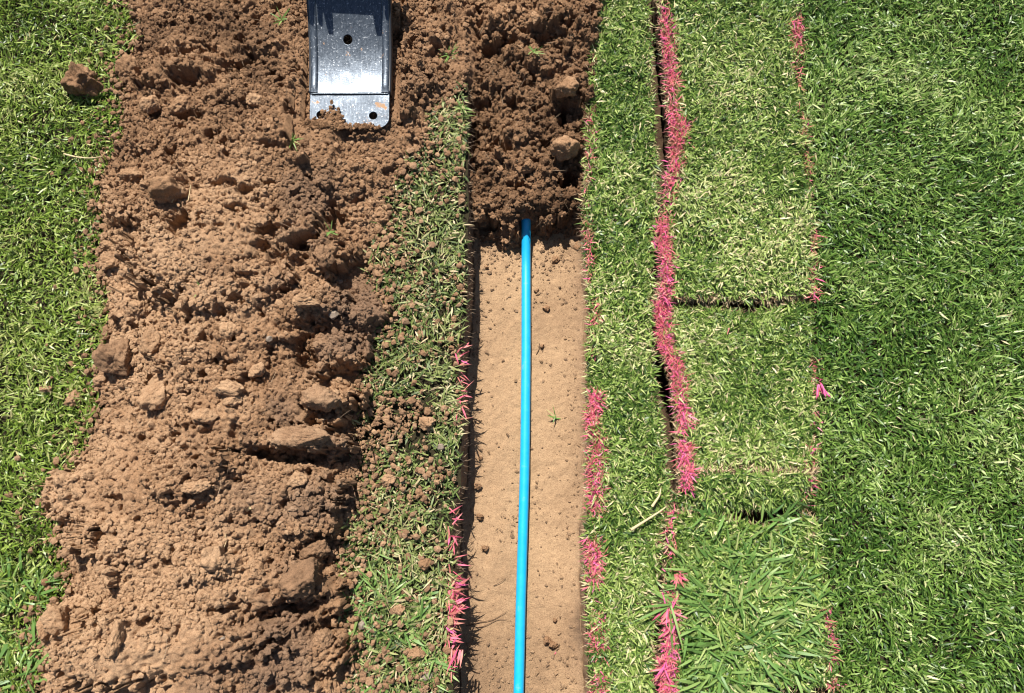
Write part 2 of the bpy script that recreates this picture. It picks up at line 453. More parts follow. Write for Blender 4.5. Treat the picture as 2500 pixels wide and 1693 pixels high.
smooth_patch = lambda x, y: np.clip(
    np.exp(-(((x - unproj(430*K, 1490*K)[0]) / 0.26) ** 2 + ((y - wy(1490)) / 0.10) ** 2)) +
    0.8 * np.exp(-(((x - unproj(500*K, 585*K)[0]) / 0.16) ** 2 + ((y - wy(600)) / 0.08) ** 2)) +
    0.6 * np.exp(-(((x - unproj(330*K, 1150*K)[0]) / 0.2) ** 2 + ((y - wy(1130)) / 0.06) ** 2)) +
    0.5 * np.exp(-(((x - unproj(560*K, 970*K)[0]) / 0.12) ** 2 + ((y - wy(960)) / 0.05) ** 2)), 0, 1)

def heap_w(x, y):
    l = heap_left(y); r = heap_right(y)
    return (x - l) / np.maximum(r - l, 0.05)
inheap = lambda x, y: ((heap_w(x, y) > 0.0) & (heap_w(x, y) < 1.0)).astype(float)
rough_right = lambda x, y: sstep(0.35, 0.75, heap_w(x, y) + 0.25 * fbm(x * 5, y * 5, 0, 121, 3))
HF.crumble(300, 0.014, 0.034, lambda x, y: inheap(x, y) * (0.55 + 0.45 * rough_right(x, y)) * (1 - 0.9 * smooth_patch(x, y)), 11, 0.55)
HF.crumble(1900, 0.007, 0.017, lambda x, y: inheap(x, y) * (0.5 + 0.5 * rough_right(x, y)) * (1 - 0.85 * smooth_patch(x, y)), 12, 0.65)
SM = smooth_patch(X, Y)
HF.H += (0.011 * np.abs(fbm(X * 42, Y * 42, 0, 131, 3)) + 0.0075 * np.abs(fbm(X * 95, Y * 95, 0, 137, 2))) * (1 - 0.8 * SM)
HF.H -= 0.030 * sstep(0.30, 0.62, fbm(X * 34, Y * 34, 0, 138, 3)) * (1 - 0.9 * SM) * np.clip(prof * 4, 0, 1)
HF.crumble(10000, 0.0038, 0.0085, lambda x, y: inheap(x, y) * (1 - 0.6 * smooth_patch(x, y)), 13, 0.8)
HF.H += 0.0030 * fbm(X * 170, Y * 170, 0, 133, 2) * (1 - 0.4 * SM)
HF.H = np.where((W > 0.01) & (W < 0.99), np.maximum(HF.H, 0.003 + 0.004 * fbm(X * 60, Y * 60, 0, 139, 2)), HF.H)
# the soil is pressed flat under the machine's blade
bx0, bx1 = [float(unproj(q, 200, .055)[0]) for q in (752, 948)]; by0 = float(unproj(850, 306, .055)[1])
qy = np.clip(Y - by0 - .088, 0, 9)
under = (X > bx0 - .012) & (X < bx1 + .022) & (Y > by0 - .004 + .014 * sstep(bx0 + .07, bx0, X))
HF.H = np.where(under, np.minimum(HF.H, .028 + .55 * qy ** 2), HF.H)
lip = (X > bx0 - .03) & (X < bx1 + .03) & (Y > by0 - .10) & ~under
HF.H = np.where(lip, np.minimum(HF.H, .060 - .036 * sstep(bx0 + .06, bx0 + .1, X) + .006 * fbm(X * 60, Y * 60, 0, 140, 2)), HF.H)

def heap_attrs(x, y, z=0):
    w = heap_w(x, y)
    top = sstep(wy(560), wy(250), y + 0.05 * fbm(x * 5, y * 5, 0, 141, 3))
    m = 0.02 + 0.40 * top + 0.22 * sstep(0.05, 0.55, fbm(x * 6, y * 6, 0, 143, 4))
    m += 0.20 * rough_right(x, y) * (1 - top)
    g = 0.48 * rough_right(x, y) * sstep(-0.2, 0.35, fbm(x * 8, y * 8, 0, 147, 4)) * (1 - 0.8 * top)
    g += 0.10
    return np.clip(m, 0, 1), np.clip(g, 0, 1)

hm, hg = heap_attrs(X, Y)
F = grid_faces(*X.shape)
keepv = (W > -0.10) & (W < 1.10)
kf = keepv.ravel()[F].all(1)
F = F[kf]
used = np.unique(F); remap = np.zeros(X.size, int); remap[used] = np.arange(len(used))
# push the surface sideways a little so lumps overhang and nothing reads as a flat sheet
PX = X + 0.0022 * fbm(X * 80, Y * 80, HF.H * 90, 151, 2); PY = Y - 0.05 * np.clip(HF.H - 0.06, 0, 1) + 0.0022 * fbm(X * 80, Y * 80, HF.H * 90, 152, 2)
V = np.stack([PX, PY, HF.H], -1).reshape(-1, 3)[used]
tag(mesh_np('spoil_heap', V, remap[F], M_SOIL, attrs={'moist': hm.ravel()[used], 'grey': hg.ravel()[used]}),
    'long heap of dug brown soil lying on the lawn beside the trench', 'soil heap')

# loose backfill in the far part of the trench
BF = Field(-0.16, 0.30, 0.10, 1.45, 0.0026)
X, Y = BF.X, BF.Y
yb = wy(520) - 0.004
front = yb + 0.035 * fbm(X * 14, X * 0, 0, 161, 3)
rise = sstep(0.0, 0.10, Y - front)
lev = FLOOR_Z - 0.03 + (0.03 + 0.062 + 0.045 * sstep(0.25, 0.8, Y)) * rise
lev += 0.018 * fbm(X * 11, Y * 11, 0, 163, 4) * rise
lev += 0.03 * sstep(0.02, 0.12, X - (tr_left(Y) + 0.03)) * rise + 0.03 * sstep(wy(160), wy(40), Y)
BF.H = lev
for (px, py, ax, ay, h, rot) in [(1285,215,46,30,.05,0),(1285,340,46,36,.04,.1),(1150,190,60,34,.02,0),(1230,140,70,40,.03,0),(1130,380,70,36,.02,0),
                                 (1270,475,46,22,.03,0),(1190,300,50,30,.02,.3),(1120,60,50,34,.03,0),(1260,50,60,30,.03,0),(1110,470,40,18,.02,0)]:
    x, y, z = heap_pt(px, py, BF); BF.dome(x, y, ax * S, ay * S, h, rot, 0.2, 0.5)
for (px, py, ax, ay, h, rot) in [(1283,262,34,20,.06,0),(1285,405,38,32,.075,0),(1200,185,24,36,.05,0),(1170,235,26,26,.04,0),(1130,345,50,14,.05,0),(1215,250,22,14,.04,0),
                                 (1105,515,40,14,.05,0),(1080,330,14,120,.05,0),(1190,80,16,16,.04,0),(1110,120,26,18,.04,0),(1230,330,26,12,.04,0),(1170,420,30,12,.03,0)]:
    x, y, z = heap_pt(px, py, BF); BF.pit(x, y, ax * S, ay * S, h, rot)
inb = lambda x, y: ((y > yb) & (x > tr_left(y) - 0.01) & (x < tr_right(y) + 0.02)).astype(float)
BF.crumble(260, 0.010, 0.024, inb, 21, 0.6)
BF.crumble(1700, 0.006, 0.013, inb, 22, 0.75)
BF.H += 0.014 * np.abs(fbm(X * 42, Y * 42, 0, 171, 3)) + 0.008 * np.abs(fbm(X * 95, Y * 95, 0, 172, 2))
BF.H -= 0.035 * sstep(0.22, 0.58, fbm(X * 30, Y * 30, 0, 173, 3)) * rise
BF.crumble(4000, 0.0036, 0.0075, inb, 23, 0.9)
pex, pey = [float(q) for q in unproj(1193 * K, 505 * K, FLOOR_Z + .05)]
BF.H = np.where((np.abs(X - pex) < .017) & (Y < pey + .006), np.minimum(BF.H, FLOOR_Z + .006 + .034 * np.clip((Y - pey + .09) / .09, 0, 1)), BF.H)
BF.H = np.where((X < tr_left(Y) - 0.003), np.minimum(BF.H, -0.02), BF.H)
F = grid_faces(*X.shape)
keepv = (X > tr_left(Y) - 0.02) & (X < tr_right(Y) + 0.012) & (Y > yb - 0.05)
F = F[keepv.ravel()[F].all(1)]
used = np.unique(F); remap = np.zeros(X.size, int); remap[used] = np.arange(len(used))
def back_attrs(x, y):
    m = 0.62 + 0.25 * fbm(x * 8, y * 8, 0, 181, 4) - 0.25 * sstep(yb + 0.12, yb, y) - 0.15 * sstep(wy(120), wy(20), y)
    return np.clip(m, 0, 1), np.clip(0.05 + 0 * x, 0, 1)
bm_, bg_ = back_attrs(X, Y)
tag(mesh_np('backfill_soil', np.stack([X, Y, BF.H], -1).reshape(-1, 3)[used], remap[F], M_SOIL, attrs={'moist': bm_.ravel()[used], 'grey': bg_.ravel()[used]}),
    'dark crumbly loose soil filling the far half of the trench and burying the blue pipe', 'backfill')

# ------------------------------------------------------------------ clods, stones, crumbs
def ico(sub):
    import bmesh
    b = bmesh.new(); bmesh.ops.create_icosphere(b, subdivisions=sub, radius=1.0)
    b.verts.ensure_lookup_table()
    V = np.array([v.co[:] for v in b.verts]); F = np.array([[v.index for v in f.verts] for f in b.faces]); b.free()
    return V, F
ICO = {k: ico(k) for k in (1, 2, 5)}

def rock(seed, dims, facets=11, rough=0.10, fine=0.06, sub=5):
    V, F = ICO[sub]
    r = np.random.default_rng(seed)
    n = r.normal(size=(facets, 3)); n /= np.linalg.norm(n, axis=1)[:, None]
    d = r.uniform(0.62, 1.0, facets)
    dots = V @ n.T
    rad = np.min(np.where(dots > 0.05, d[None, :] / np.maximum(dots, 0.05), 9), axis=1)
    rad = np.minimum(rad, 1.15) * (1 + rough * 1.6 * fbm(V[:, 0] * 2.2 + seed, V[:, 1] * 2.2, V[:, 2] * 2.2, seed, 3))
    P = V * rad[:, None] * np.array(dims)
    m = float(np.mean(dims))
    k = 0.0075 if m > 0.012 else m * 0.55
    q = fine * 24 * k * 0.16 * np.abs(fbm(P[:, 0] / k, P[:, 1] / k, P[:, 2] / k, seed + 5, 3)) * 2
    q += fine * 24 * k * 0.05 * fbm(P[:, 0] / k * 3.1, P[:, 1] / k * 3.1, P[:, 2] / k * 3.1, seed + 9, 2)
    return P + V * q[:, None], F

def clod(px, py, w, h, label, name='soil_clod', cat='soil clod', mat=None, seed=None, field=None, z=None, rot=0.0, tall=0.62, sink=0.34, moist=0.15, grey=0.1, facets=13, rough=0.14, fine=0.11, group=None):
    seed = seed if seed is not None else int(px * 7 + py * 3)
    if cat == 'soil clod': w, h, grey = w * .90, h * .90, grey * .55
    else: w, h = w * .75, h * .75
    if z is None:
        x, y, zz = heap_pt(px, py, field)
    else:
        x, y = unproj(px * K, py * K, z + 0.3 * h * S); x, y, zz = float(x), float(y), z
    ax, ay = w * S / 2, h * S / 2
    az = min(ax, ay) * tall * 1.5
    P, F = rock(seed, (ax, ay, az), facets, rough, fine)
    c, q = math.cos(rot), math.sin(rot)
    P = np.stack([P[:, 0] * c - P[:, 1] * q, P[:, 0] * q + P[:, 1] * c, P[:, 2]], -1)
    o = mesh_np(name, P, F, mat or M_SOIL, attrs={'moist': np.clip(moist + 0.25 * fbm(P[:, 0] * 40, P[:, 1] * 40, P[:, 2] * 40, seed, 3), 0, 1), 'grey': np.full(len(P), grey)})
    o.location = (x, y, zz + az * (1 - 2 * sink))
    o['label'] = label; o['category'] = cat
    if group: o['group'] = group
    return o

CLODS = [
 # px, py, w, h, rot, moist, label
 (187,185,92,92,.3,.45,'big rooty brown clod sitting alone on the left lawn', dict(z=0.0,tall=.8,grey=.15,rough=.2,fine=.14)),
 (293,165,62,72,.2,.30,'rounded brown clod at the heap edge just right of the lone big clod', dict(tall=.7)),
 (348,243,44,48,-.5,.15,'angular slab shaped clod leaning beside the dark hollow near the heap top', dict(tall=.7)),
 (412,240,56,34,.5,.30,'dark wedge clod forming the right side of the dark hollow near the heap top', dict()),
 (575,232,46,34,-.3,.08,'pale flat angular clod lying alone left of the steel plate', dict()),
 (395,440,80,66,.2,.28,'large round clod casting the deep shadow on the upper left of the heap', dict(tall=.9,fine=.1)),
 (305,400,60,40,.1,.20,'lumpy clod at the left heap edge above the large round clod', dict()),
 (252,595,52,42,.2,.15,'pale clod half off the heap onto the left lawn', dict(tall=.5)),
 (245,558,34,20,.1,.18,'small flat clod on the grass above the pale half off clod', dict()),
 (272,815,76,96,.5,.30,'large tilted slab clod with fine roots on the left edge of the heap', dict(grey=.45,tall=.75)),
 (232,862,40,24,.5,.08,'thin pale chip poking out from under the rooty slab clod', dict()),
 (358,905,54,84,-.6,.06,'long pale block clod below the centre left of the heap', dict(tall=.8)),
 (372,862,44,60,-.6,.06,'narrow pale clod lying just above the long pale block', dict()),
 (350,775,52,72,-.4,.12,'upright knobbly clod inside the heap left of centre', dict(fine=.12)),
 (318,700,38,46,.3,.12,'stubby clod above the knobbly upright clod', dict()),
 (524,880,70,34,-.1,.06,'wide flat topped clod with a dark slot under it in the middle of the heap', dict(tall=.8)),
 (530,910,36,26,0,.10,'small clod tucked under the wide flat topped one', dict()),
 (585,843,42,32,.2,.08,'smooth pale lump right of centre above the wide flat clod', dict()),
 (468,943,60,34,.1,.08,'smooth pale mound shaped clod below the wide flat clod', dict()),
 (517,752,38,42,.4,.10,'rounded pale clod near the heap centre', dict()),
 (693,687,66,34,-.1,.08,'flat pale cap clod on the right flank of the heap', dict(tall=.8)),
 (595,505,36,30,.3,.12,'round clod beside a dark hole at the upper middle of the heap', dict()),
 (635,508,36,30,.1,.14,'twin round clod at the right side of the dark hole', dict()),
 (735,585,52,50,.2,.32,'dark rooty clod above the deep pit on the right side of the heap', dict(grey=.5,fine=.14)),
 (860,592,44,30,.3,.10,'pale crusted clod on the grass edge right of the deep pit', dict(tall=.5)),
 (720,905,96,60,.1,.20,'broad grey crusted clod on the lower right side of the heap', dict(grey=.55,fine=.14,tall=.6)),
 (678,992,120,44,0,.22,'long grey overhanging clod above the black slot shadow', dict(grey=.5,fine=.12,tall=.6,sink=.45)),
 (492,1262,52,52,.2,.05,'clean cornered pale clod standing in the lower middle of the heap', dict(tall=.9,facets=7,fine=.03)),
 (497,1235,30,18,.1,.08,'thin clod just above the clean cornered one', dict()),
 (268,1455,30,74,-.1,.05,'long upright finger shaped clod near the bottom of the heap', dict(tall=1.0)),
 (137,1400,56,64,.1,.08,'square pale clod at the bottom left corner of the heap', dict(tall=.7,facets=8)),
 (108,1430,40,50,.3,.15,'crumbly clod stuck to the left of the square pale clod', dict()),
 (676,1088,40,32,.2,.08,'pale clod on the right of the heap below the black slot', dict(tall=.7)),
 (446,1106,54,26,.1,.07,'low flat clod left of the stick fragment', dict()),
 (640,1210,36,30,.4,.20,'rounded clod on the right flank beside the pebble pocket', dict(grey=.3)),
 (690,1310,90,70,.5,.38,'large dark rooty clod at the lower right of the heap', dict(grey=.5,fine=.15,tall=.7)),
 (715,1245,60,50,.1,.38,'dark matted clod above the lower right rooty one', dict(grey=.5,fine=.15)),
 (730,1450,50,40,.2,.25,'grey clod at the bottom right of the heap', dict(grey=.4)),
 (878,1090,33,26,.2,.05,'single pale clod lying on the grass between heap and trench', dict(z=.012,facets=9)),
 (968,960,44,32,.2,.15,'brown clod half sunk in the muddy grass near the trench', dict(z=.008)),
 (103,883,26,20,.1,.15,'small clod on the left lawn, left of its neighbour clod', dict(z=.010)),
 (163,905,30,34,.2,.15,'small crumbly clod on the left lawn nearest the rooty slab', dict(z=.010)),
 (208,388,20,17,.1,.15,'tiny brown clod on the left lawn below the dry stalk', dict(z=.010)),
 (173,1087,24,18,.1,.12,'little clod on the grass off the lower left of the heap', dict(z=.010)),
 (188,1037,20,16,.1,.15,'little round clod at the heap edge above the lower left grass', dict(z=.010)),
 (965,1282,30,24,.3,.3,'dark clod in the grass strip left of the trench edge paint', dict(z=.010)),
 (905,1385,26,22,.3,.10,'pale clod among grass by the lower trench', dict(z=.010)),
 (945,1483,40,26,.1,.12,'crumbly clod near the bottom of the grass strip', dict(z=.010)),
]
for px, py, w, h, rot, mo, lab, kw in CLODS:
    clod(px, py, w, h, lab, rot=rot, moist=mo, **kw)
# clods in the backfill
for px, py, w, h, rot, mo, lab in [
 (1286,205,62,48,.1,.30,'pale topped clod in the backfill near the right trench wall'),
 (1283,345,66,54,.1,.32,'largest backfill clod with a square black shadow below it'),
 (1090,487,38,42,.1,.14,'pale clod at the left wall where the backfill ends'),
 (1260,590,22,20,.1,.30,'round clod rolled onto the bare trench floor right of the pipe end'),
 (1215,62,22,30,.1,.25,'smooth oval clod near the top of the backfill'),
 (1150,195,30,26,.1,.45,'dark knob clod in the middle of the backfill'),
 (1195,385,40,26,.3,.45,'dark lump in front of the largest backfill clod'),
 (1245,500,40,26,.3,.25,'brown lump just above the end of the backfill right of the pipe'),
 (1140,560,24,18,.3,.25,'small lump at the foot of the backfill left of the pipe')]:
    if py > 540:
        clod(px, py, w, h, lab, rot=rot, moist=mo, z=FLOOR_Z, tall=.8)
    else:
        clod(px, py, w, h, lab, rot=rot, moist=mo, field=BF, tall=.85, fine=.10)
# small clods on the bare trench floor
for px, py, w, lab in [
 (1104,607,9,'crumb sized clod on the trench floor near the upper left'),(1218,660,10,'small round clod left of the two at the upper right of the floor'),
 (1240,700,14,'dark clod alone on the floor right of the pipe'),(1230,786,11,'flat brown chip on the floor right of the pipe'),
 (1083,1104,16,'brown clod against the left wall of the trench'),(1242,1455,17,'dark oval clod near the bottom of the trench floor'),
 (1256,1465,17,'pale round clod beside the dark oval one on the trench floor'),(1090,1173,14,'clod at the foot of the left trench wall'),
 (1260,1408,9,'tiny clod right of the pipe in the lower trench'),(1100,1245,14,'dark chip near the left wall in the lower trench'),
 (1090,1040,10,'small clod near the left wall at mid trench')]:
    clod(px, py, w * 1.2, w, lab, z=FLOOR_Z + 0.002, moist=.3, tall=.9, sink=.2)

for px, py, w, h, rot, lab, z in [
 (848,778,30,24,.2,'smooth pale grey stone on the grass edge right of the heap', None),
 (760,714,30,30,.8,'sharp grey brown stone on the right flank of the heap', None),
 (612,770,18,16,.4,'small blue grey stone in the middle of the heap', None),
 (770,640,22,14,.2,'rounded pale stone beside the deep pit', None),
 (505,1450,16,12,.2,'small dark stone at the lower middle of the heap', None),
 (820,1420,26,22,.4,'grey stone at the foot of the heap by the lower grass strip', .006),
 (968,1535,34,24,.3,'pale grey stone in the grass at the bottom by the trench', .006),
 (1000,1015,22,18,.3,'grey stone in the muddy grass beside the trench', .006)]:
    clod(px, py, w, h, lab, name='stone', cat='stone', mat=M_STONE, rot=rot, z=z, facets=9, rough=.05, fine=.015)

# crumbs: countless small soil aggregates
def crumbs(name, x, y, z, r, moist, grey, sub=1, seed=3, mat=None):
    rg = np.random.default_rng(seed)
    V, F = ICO[sub]
    n, k = len(x), len(V)
    base = []
    for s in range(24):
        q = 1 + 0.28 * rg.normal(size=k) * (0.8 if sub == 1 else 0.5)
        base.append(V * q[:, None])
    base = np.array(base)[rg.integers(0, 24, n)]
    sc = r[:, None] * np.stack([rg.uniform(.75, 1.25, n), rg.uniform(.75, 1.25, n), rg.uniform(.55, .95, n)], -1)
    P = base * sc[:, None, :]
    a = rg.uniform(0, 6.28, n); c, q = np.cos(a)[:, None], np.sin(a)[:, None]
    P = np.stack([P[..., 0] * c - P[..., 1] * q, P[..., 0] * q + P[..., 1] * c, P[..., 2]], -1)
    P += np.stack([x, y, z + r * 0.25], -1)[:, None, :]
    FF = (F[None] + (np.arange(n) * k)[:, None, None]).reshape(-1, 3)
    o = mesh_np(name, P.reshape(-1, 3), FF, mat or M_SOIL, smooth=False,
                attrs={'moist': np.repeat(moist, k), 'grey': np.repeat(grey, k)})
    return o

def scatter(n, f, x0, x1, y0, y1, seed):
    r = np.random.default_rng(seed)
    x = r.uniform(x0, x1, n); y = r.uniform(y0, y1, n)
    k = r.random(n) < f(x, y)
    return x[k], y[k]

x, y = scatter(190000, lambda x, y: inheap(x, y) * (1 - 0.8 * smooth_patch(x, y)) * (0.25 + 0.75 * sstep(-0.25, 0.35, fbm(x * 9, y * 9, 0, 201, 3))), -1.35, 0.0, -1.0, 1.2, 31)
r = RNG.uniform(0, 1, len(x)); r = 0.0016 + 0.0058 * r ** 4
m_, g_ = heap_attrs(x, y)
tag(crumbs('soil_crumbs', x, y, HF.at(x, y), r, np.clip(m_ + RNG.normal(0, .12, len(x)), 0, 1), g_), 'fine loose soil crumbs strewn over the spoil heap', 'soil crumbs', kind='stuff')
# crumbs spilling from the heap on to the grass and in the grass strip
def spill(x, y):
    dl = heap_left(y) - x; dr = x - heap_right(y)
    f = np.exp(-np.clip(dl, 0, 9) / 0.030) * (dl > -0.02) * (dl < .25) + np.exp(-np.clip(dr, 0, 9) / 0.040) * (dr > -0.02) * (dr < .3)
    strip = (x > heap_right(y)) & (x < tr_left(y))
    mud = np.exp(-((y - wy(960)) / 0.09) ** 2) * 0.55 + 0.30 + 0.12 * sstep(wy(1250), wy(1500), y)
    f = f * 0.75 + strip * mud * sstep(-0.5, 0.3, fbm(x * 12, y * 12, 0, 211, 3))
    return f * (x < tr_left(y) - 0.003)
x, y = scatter(110000, spill, -1.5, 0.0, -1.0, 1.2, 32)
r = 0.0018 + 0.0072 * RNG.random(len(x)) ** 4
tag(crumbs('soil_crumbs', x, y, 0.006 + 0.012 * RNG.random(len(x)), r, RNG.uniform(.05, .5, len(x)), RNG.uniform(0, .4, len(x)), seed=5), 'crumbs of soil spilled over the grass around the heap', 'soil crumbs', kind='stuff')
x, y = scatter(26000, inb, -0.16, 0.3, 0.1, 1.4, 33)
r = 0.0016 + 0.0060 * RNG.random(len(x)) ** 4
m_, g_ = back_attrs(x, y)
tag(crumbs('soil_crumbs', x, y, BF.at(x, y), r, np.clip(m_ + RNG.normal(0, .1, len(x)), 0, 1), g_, seed=6), 'crumbs of dark soil covering the backfill', 'soil crumbs', kind='stuff')
def floorden(x, y):
    l = tr_left(y) + 0.012; q = tr_right(y) - 0.012
    e = np.minimum(x - l, q - x)
    f = np.exp(-np.clip(e, 0, 1) / 0.016) * 0.5 + 0.03 + 0.9 * sstep(yb - 0.10, yb + 0.01, y) * 0.6
    f += 0.30 * sstep(wy(1440), wy(1560), y) + 0.12 * sstep(0.1, .5, fbm(x * 7, y * 5, 0, 221, 3))
    return f * (e > 0) * (y < yb + 0.03)
x, y = scatter(42000, floorden, -0.2, 0.25, -1.0, 0.4, 34)
r = 0.0010 + 0.0048 * RNG.random(len(x)) ** 6
tag(crumbs('soil_crumbs', x, y, floor_z(x, y), r, RNG.uniform(.1, .6, len(x)), RNG.uniform(0, .3, len(x)), seed=7, mat=M_FLOOR), 'crumbs of subsoil scattered on the trench floor', 'soil crumbs', kind='stuff')

# ------------------------------------------------------------------ grass
def blades(name, x, y, z, L, Wd, az, t1, curl, roll, rnd, mat, parent=None, segs=2):
    n = len(x)
    d = np.stack([np.cos(az), np.sin(az), 0 * az], -1)
    s = np.stack([-np.sin(az), np.cos(az), 0 * az], -1)
    up = np.array([0, 0, 1.0])
    P = np.stack([x, y, z], -1)
    rows = []
    wp = {2: (0.75, 1.0, 0.0), 4: (0.6, 1.0, 0.95, 0.6, 0.0)}[segs]
    for k in range(segs + 1):
        ang = t1 - curl * k / segs
        nn = -np.sin(ang)[:, None] * d + np.cos(ang)[:, None] * up
        wv = np.cos(roll)[:, None] * s + np.sin(roll)[:, None] * nn
        hw = (Wd * 0.5 * wp[k])[:, None]
        if wp[k] > 0: rows += [P - wv * hw, P + wv * hw]
        else: rows += [P]
        step = L / segs
        P = P + step[:, None] * (np.cos(ang)[:, None] * d + np.sin(ang)[:, None] * up)
    V = np.stack(rows, 1); kv = V.shape[1]
    b = (np.arange(n) * kv)[:, None]
    quads = [b + np.array([[2 * k, 2 * k + 1, 2 * k + 3, 2 * k + 2]]) for k in range(segs - 1)]
    tri = b + np.array([[2 * segs - 2, 2 * segs - 1, 2 * segs]])
    return mesh_np(name, V.reshape(-1, 3), [np.concatenate(quads), tri], mat, parent, {'rnd': np.repeat(rnd, kv)}, smooth=True)

def turf(name, n, box, cond, mat, seed, parent=None, zf=None, lmin=.011, lmax=.034, w=.0034, tone=0.0, spread=0.30, upright=0.42, zr=0.014, seedn=301, dens=None):
    r = np.random.default_rng(seed)
    x = r.uniform(box[0], box[1], n); y = r.uniform(box[2], box[3], n)
    k = cond(x, y)
    if dens is not None: k = k & (r.random(n) < dens(x, y))
    x, y = x[k], y[k]; n = len(x)
    patch = fbm(x * 7, y * 7, 0, seedn, 4); patch2 = fbm(x * 22, y * 22, 0, seedn + 9, 3)
    hump = 0.55 * patch + 0.9 * patch2
    z = (zf(x, y) if zf else lawn_z(x, y)) + (zr + 0.010 * np.clip(hump, -.6, .9)) * r.random(n)
    L = (lmin + (lmax - lmin) * r.random(n) ** 1.6) * (1 + 0.25 * patch)
    Wd = w * r.uniform(0.5, 1.45, n)
    az = r.uniform(0, 2 * np.pi, n) 
    lay = fbm(x * 3, y * 3, 0, seedn + 20, 2) * 6.0
    az = np.where(r.random(n) < 0.35, lay + r.normal(0, .6, n), az)
    t1 = np.clip(r.normal(upright, 0.35, n) + 0.25 * patch2, -0.1, 1.45)
    curl = r.normal(0.45, 0.35, n)
    roll = r.normal(0, 0.55, n)
    rnd = np.clip(0.42 + tone + spread * 0.72 * r.normal(size=n) + 0.30 * patch + 0.14 * patch2 + 0.22 * fbm(x * 2.3, y * 3.1, 0, seedn + 30, 3), 0, 0.90)
    dead = r.random(n) < (0.10 if name == 'strip_grass' else 0.018)
    rnd = np.where(dead, r.uniform(.93, 1.0, n), rnd)
    return blades(name, x, y, z, L, Wd, az, t1, curl, roll, rnd, mat, parent)

def dens_frame(x, y):
    """full density in and near the picture, thinning out beyond"""
    d = np.maximum(np.maximum(np.abs(x) - 1.5, 0), np.maximum(np.maximum(y - 1.08, -0.9 - y), 0))
    return np.exp(-d / 0.35)

left_c = lambda x, y: (x < heap_left(y) + 0.006 * fbm(y * 30, x * 30, 0, 311, 2))
tag(turf('lawn_grass', 250000, (-2.6, -0.6, -1.6, 1.8), left_c, M_LAWN_LEFT, 41, dens=dens_frame, tone=0.08, seedn=401), 'short mown green grass left of the soil heap', 'grass', kind='stuff')
right_c = lambda x, y: (x > slab_right(y) + 0.004)
tag(turf('lawn_grass', 400000, (0.5, 2.8, -1.6, 1.8), right_c, M_LAWN, 42, dens=dens_frame, tone=0.06, lmax=.036, seedn=421), 'short mown deep green lawn right of the cut turf', 'grass', kind='stuff')
def strip_c(x, y):
    return (x > heap_right(y) - 0.012 + 0.012 * fbm(y * 25, x * 25, 0, 321, 3)) & (x < tr_left(y) + ED(y, 41) - 0.006)
def strip_d(x, y):
    mud = 0.30 + 0.55 * np.exp(-((y - wy(960)) / 0.07) ** 2) + 0.25
    return np.clip(1 - mud * sstep(-0.15, 0.35, fbm(x * 14, y * 14, 0, 323, 3)), 0.05, 1) * np.where(y > wy(240), 0.25 * sstep(wy(60), wy(240), y) + 0.05, 1)
tag(turf('strip_grass', 66000, (-0.60, 0.0, -1.2, 1.3), strip_c, M_TRAMPLED, 43, dens=strip_d, tone=0.0, lmax=.034, w=.0036, upright=0.12, seedn=441), 'trampled grass strip between the soil heap and the trench', 'grass', kind='stuff')

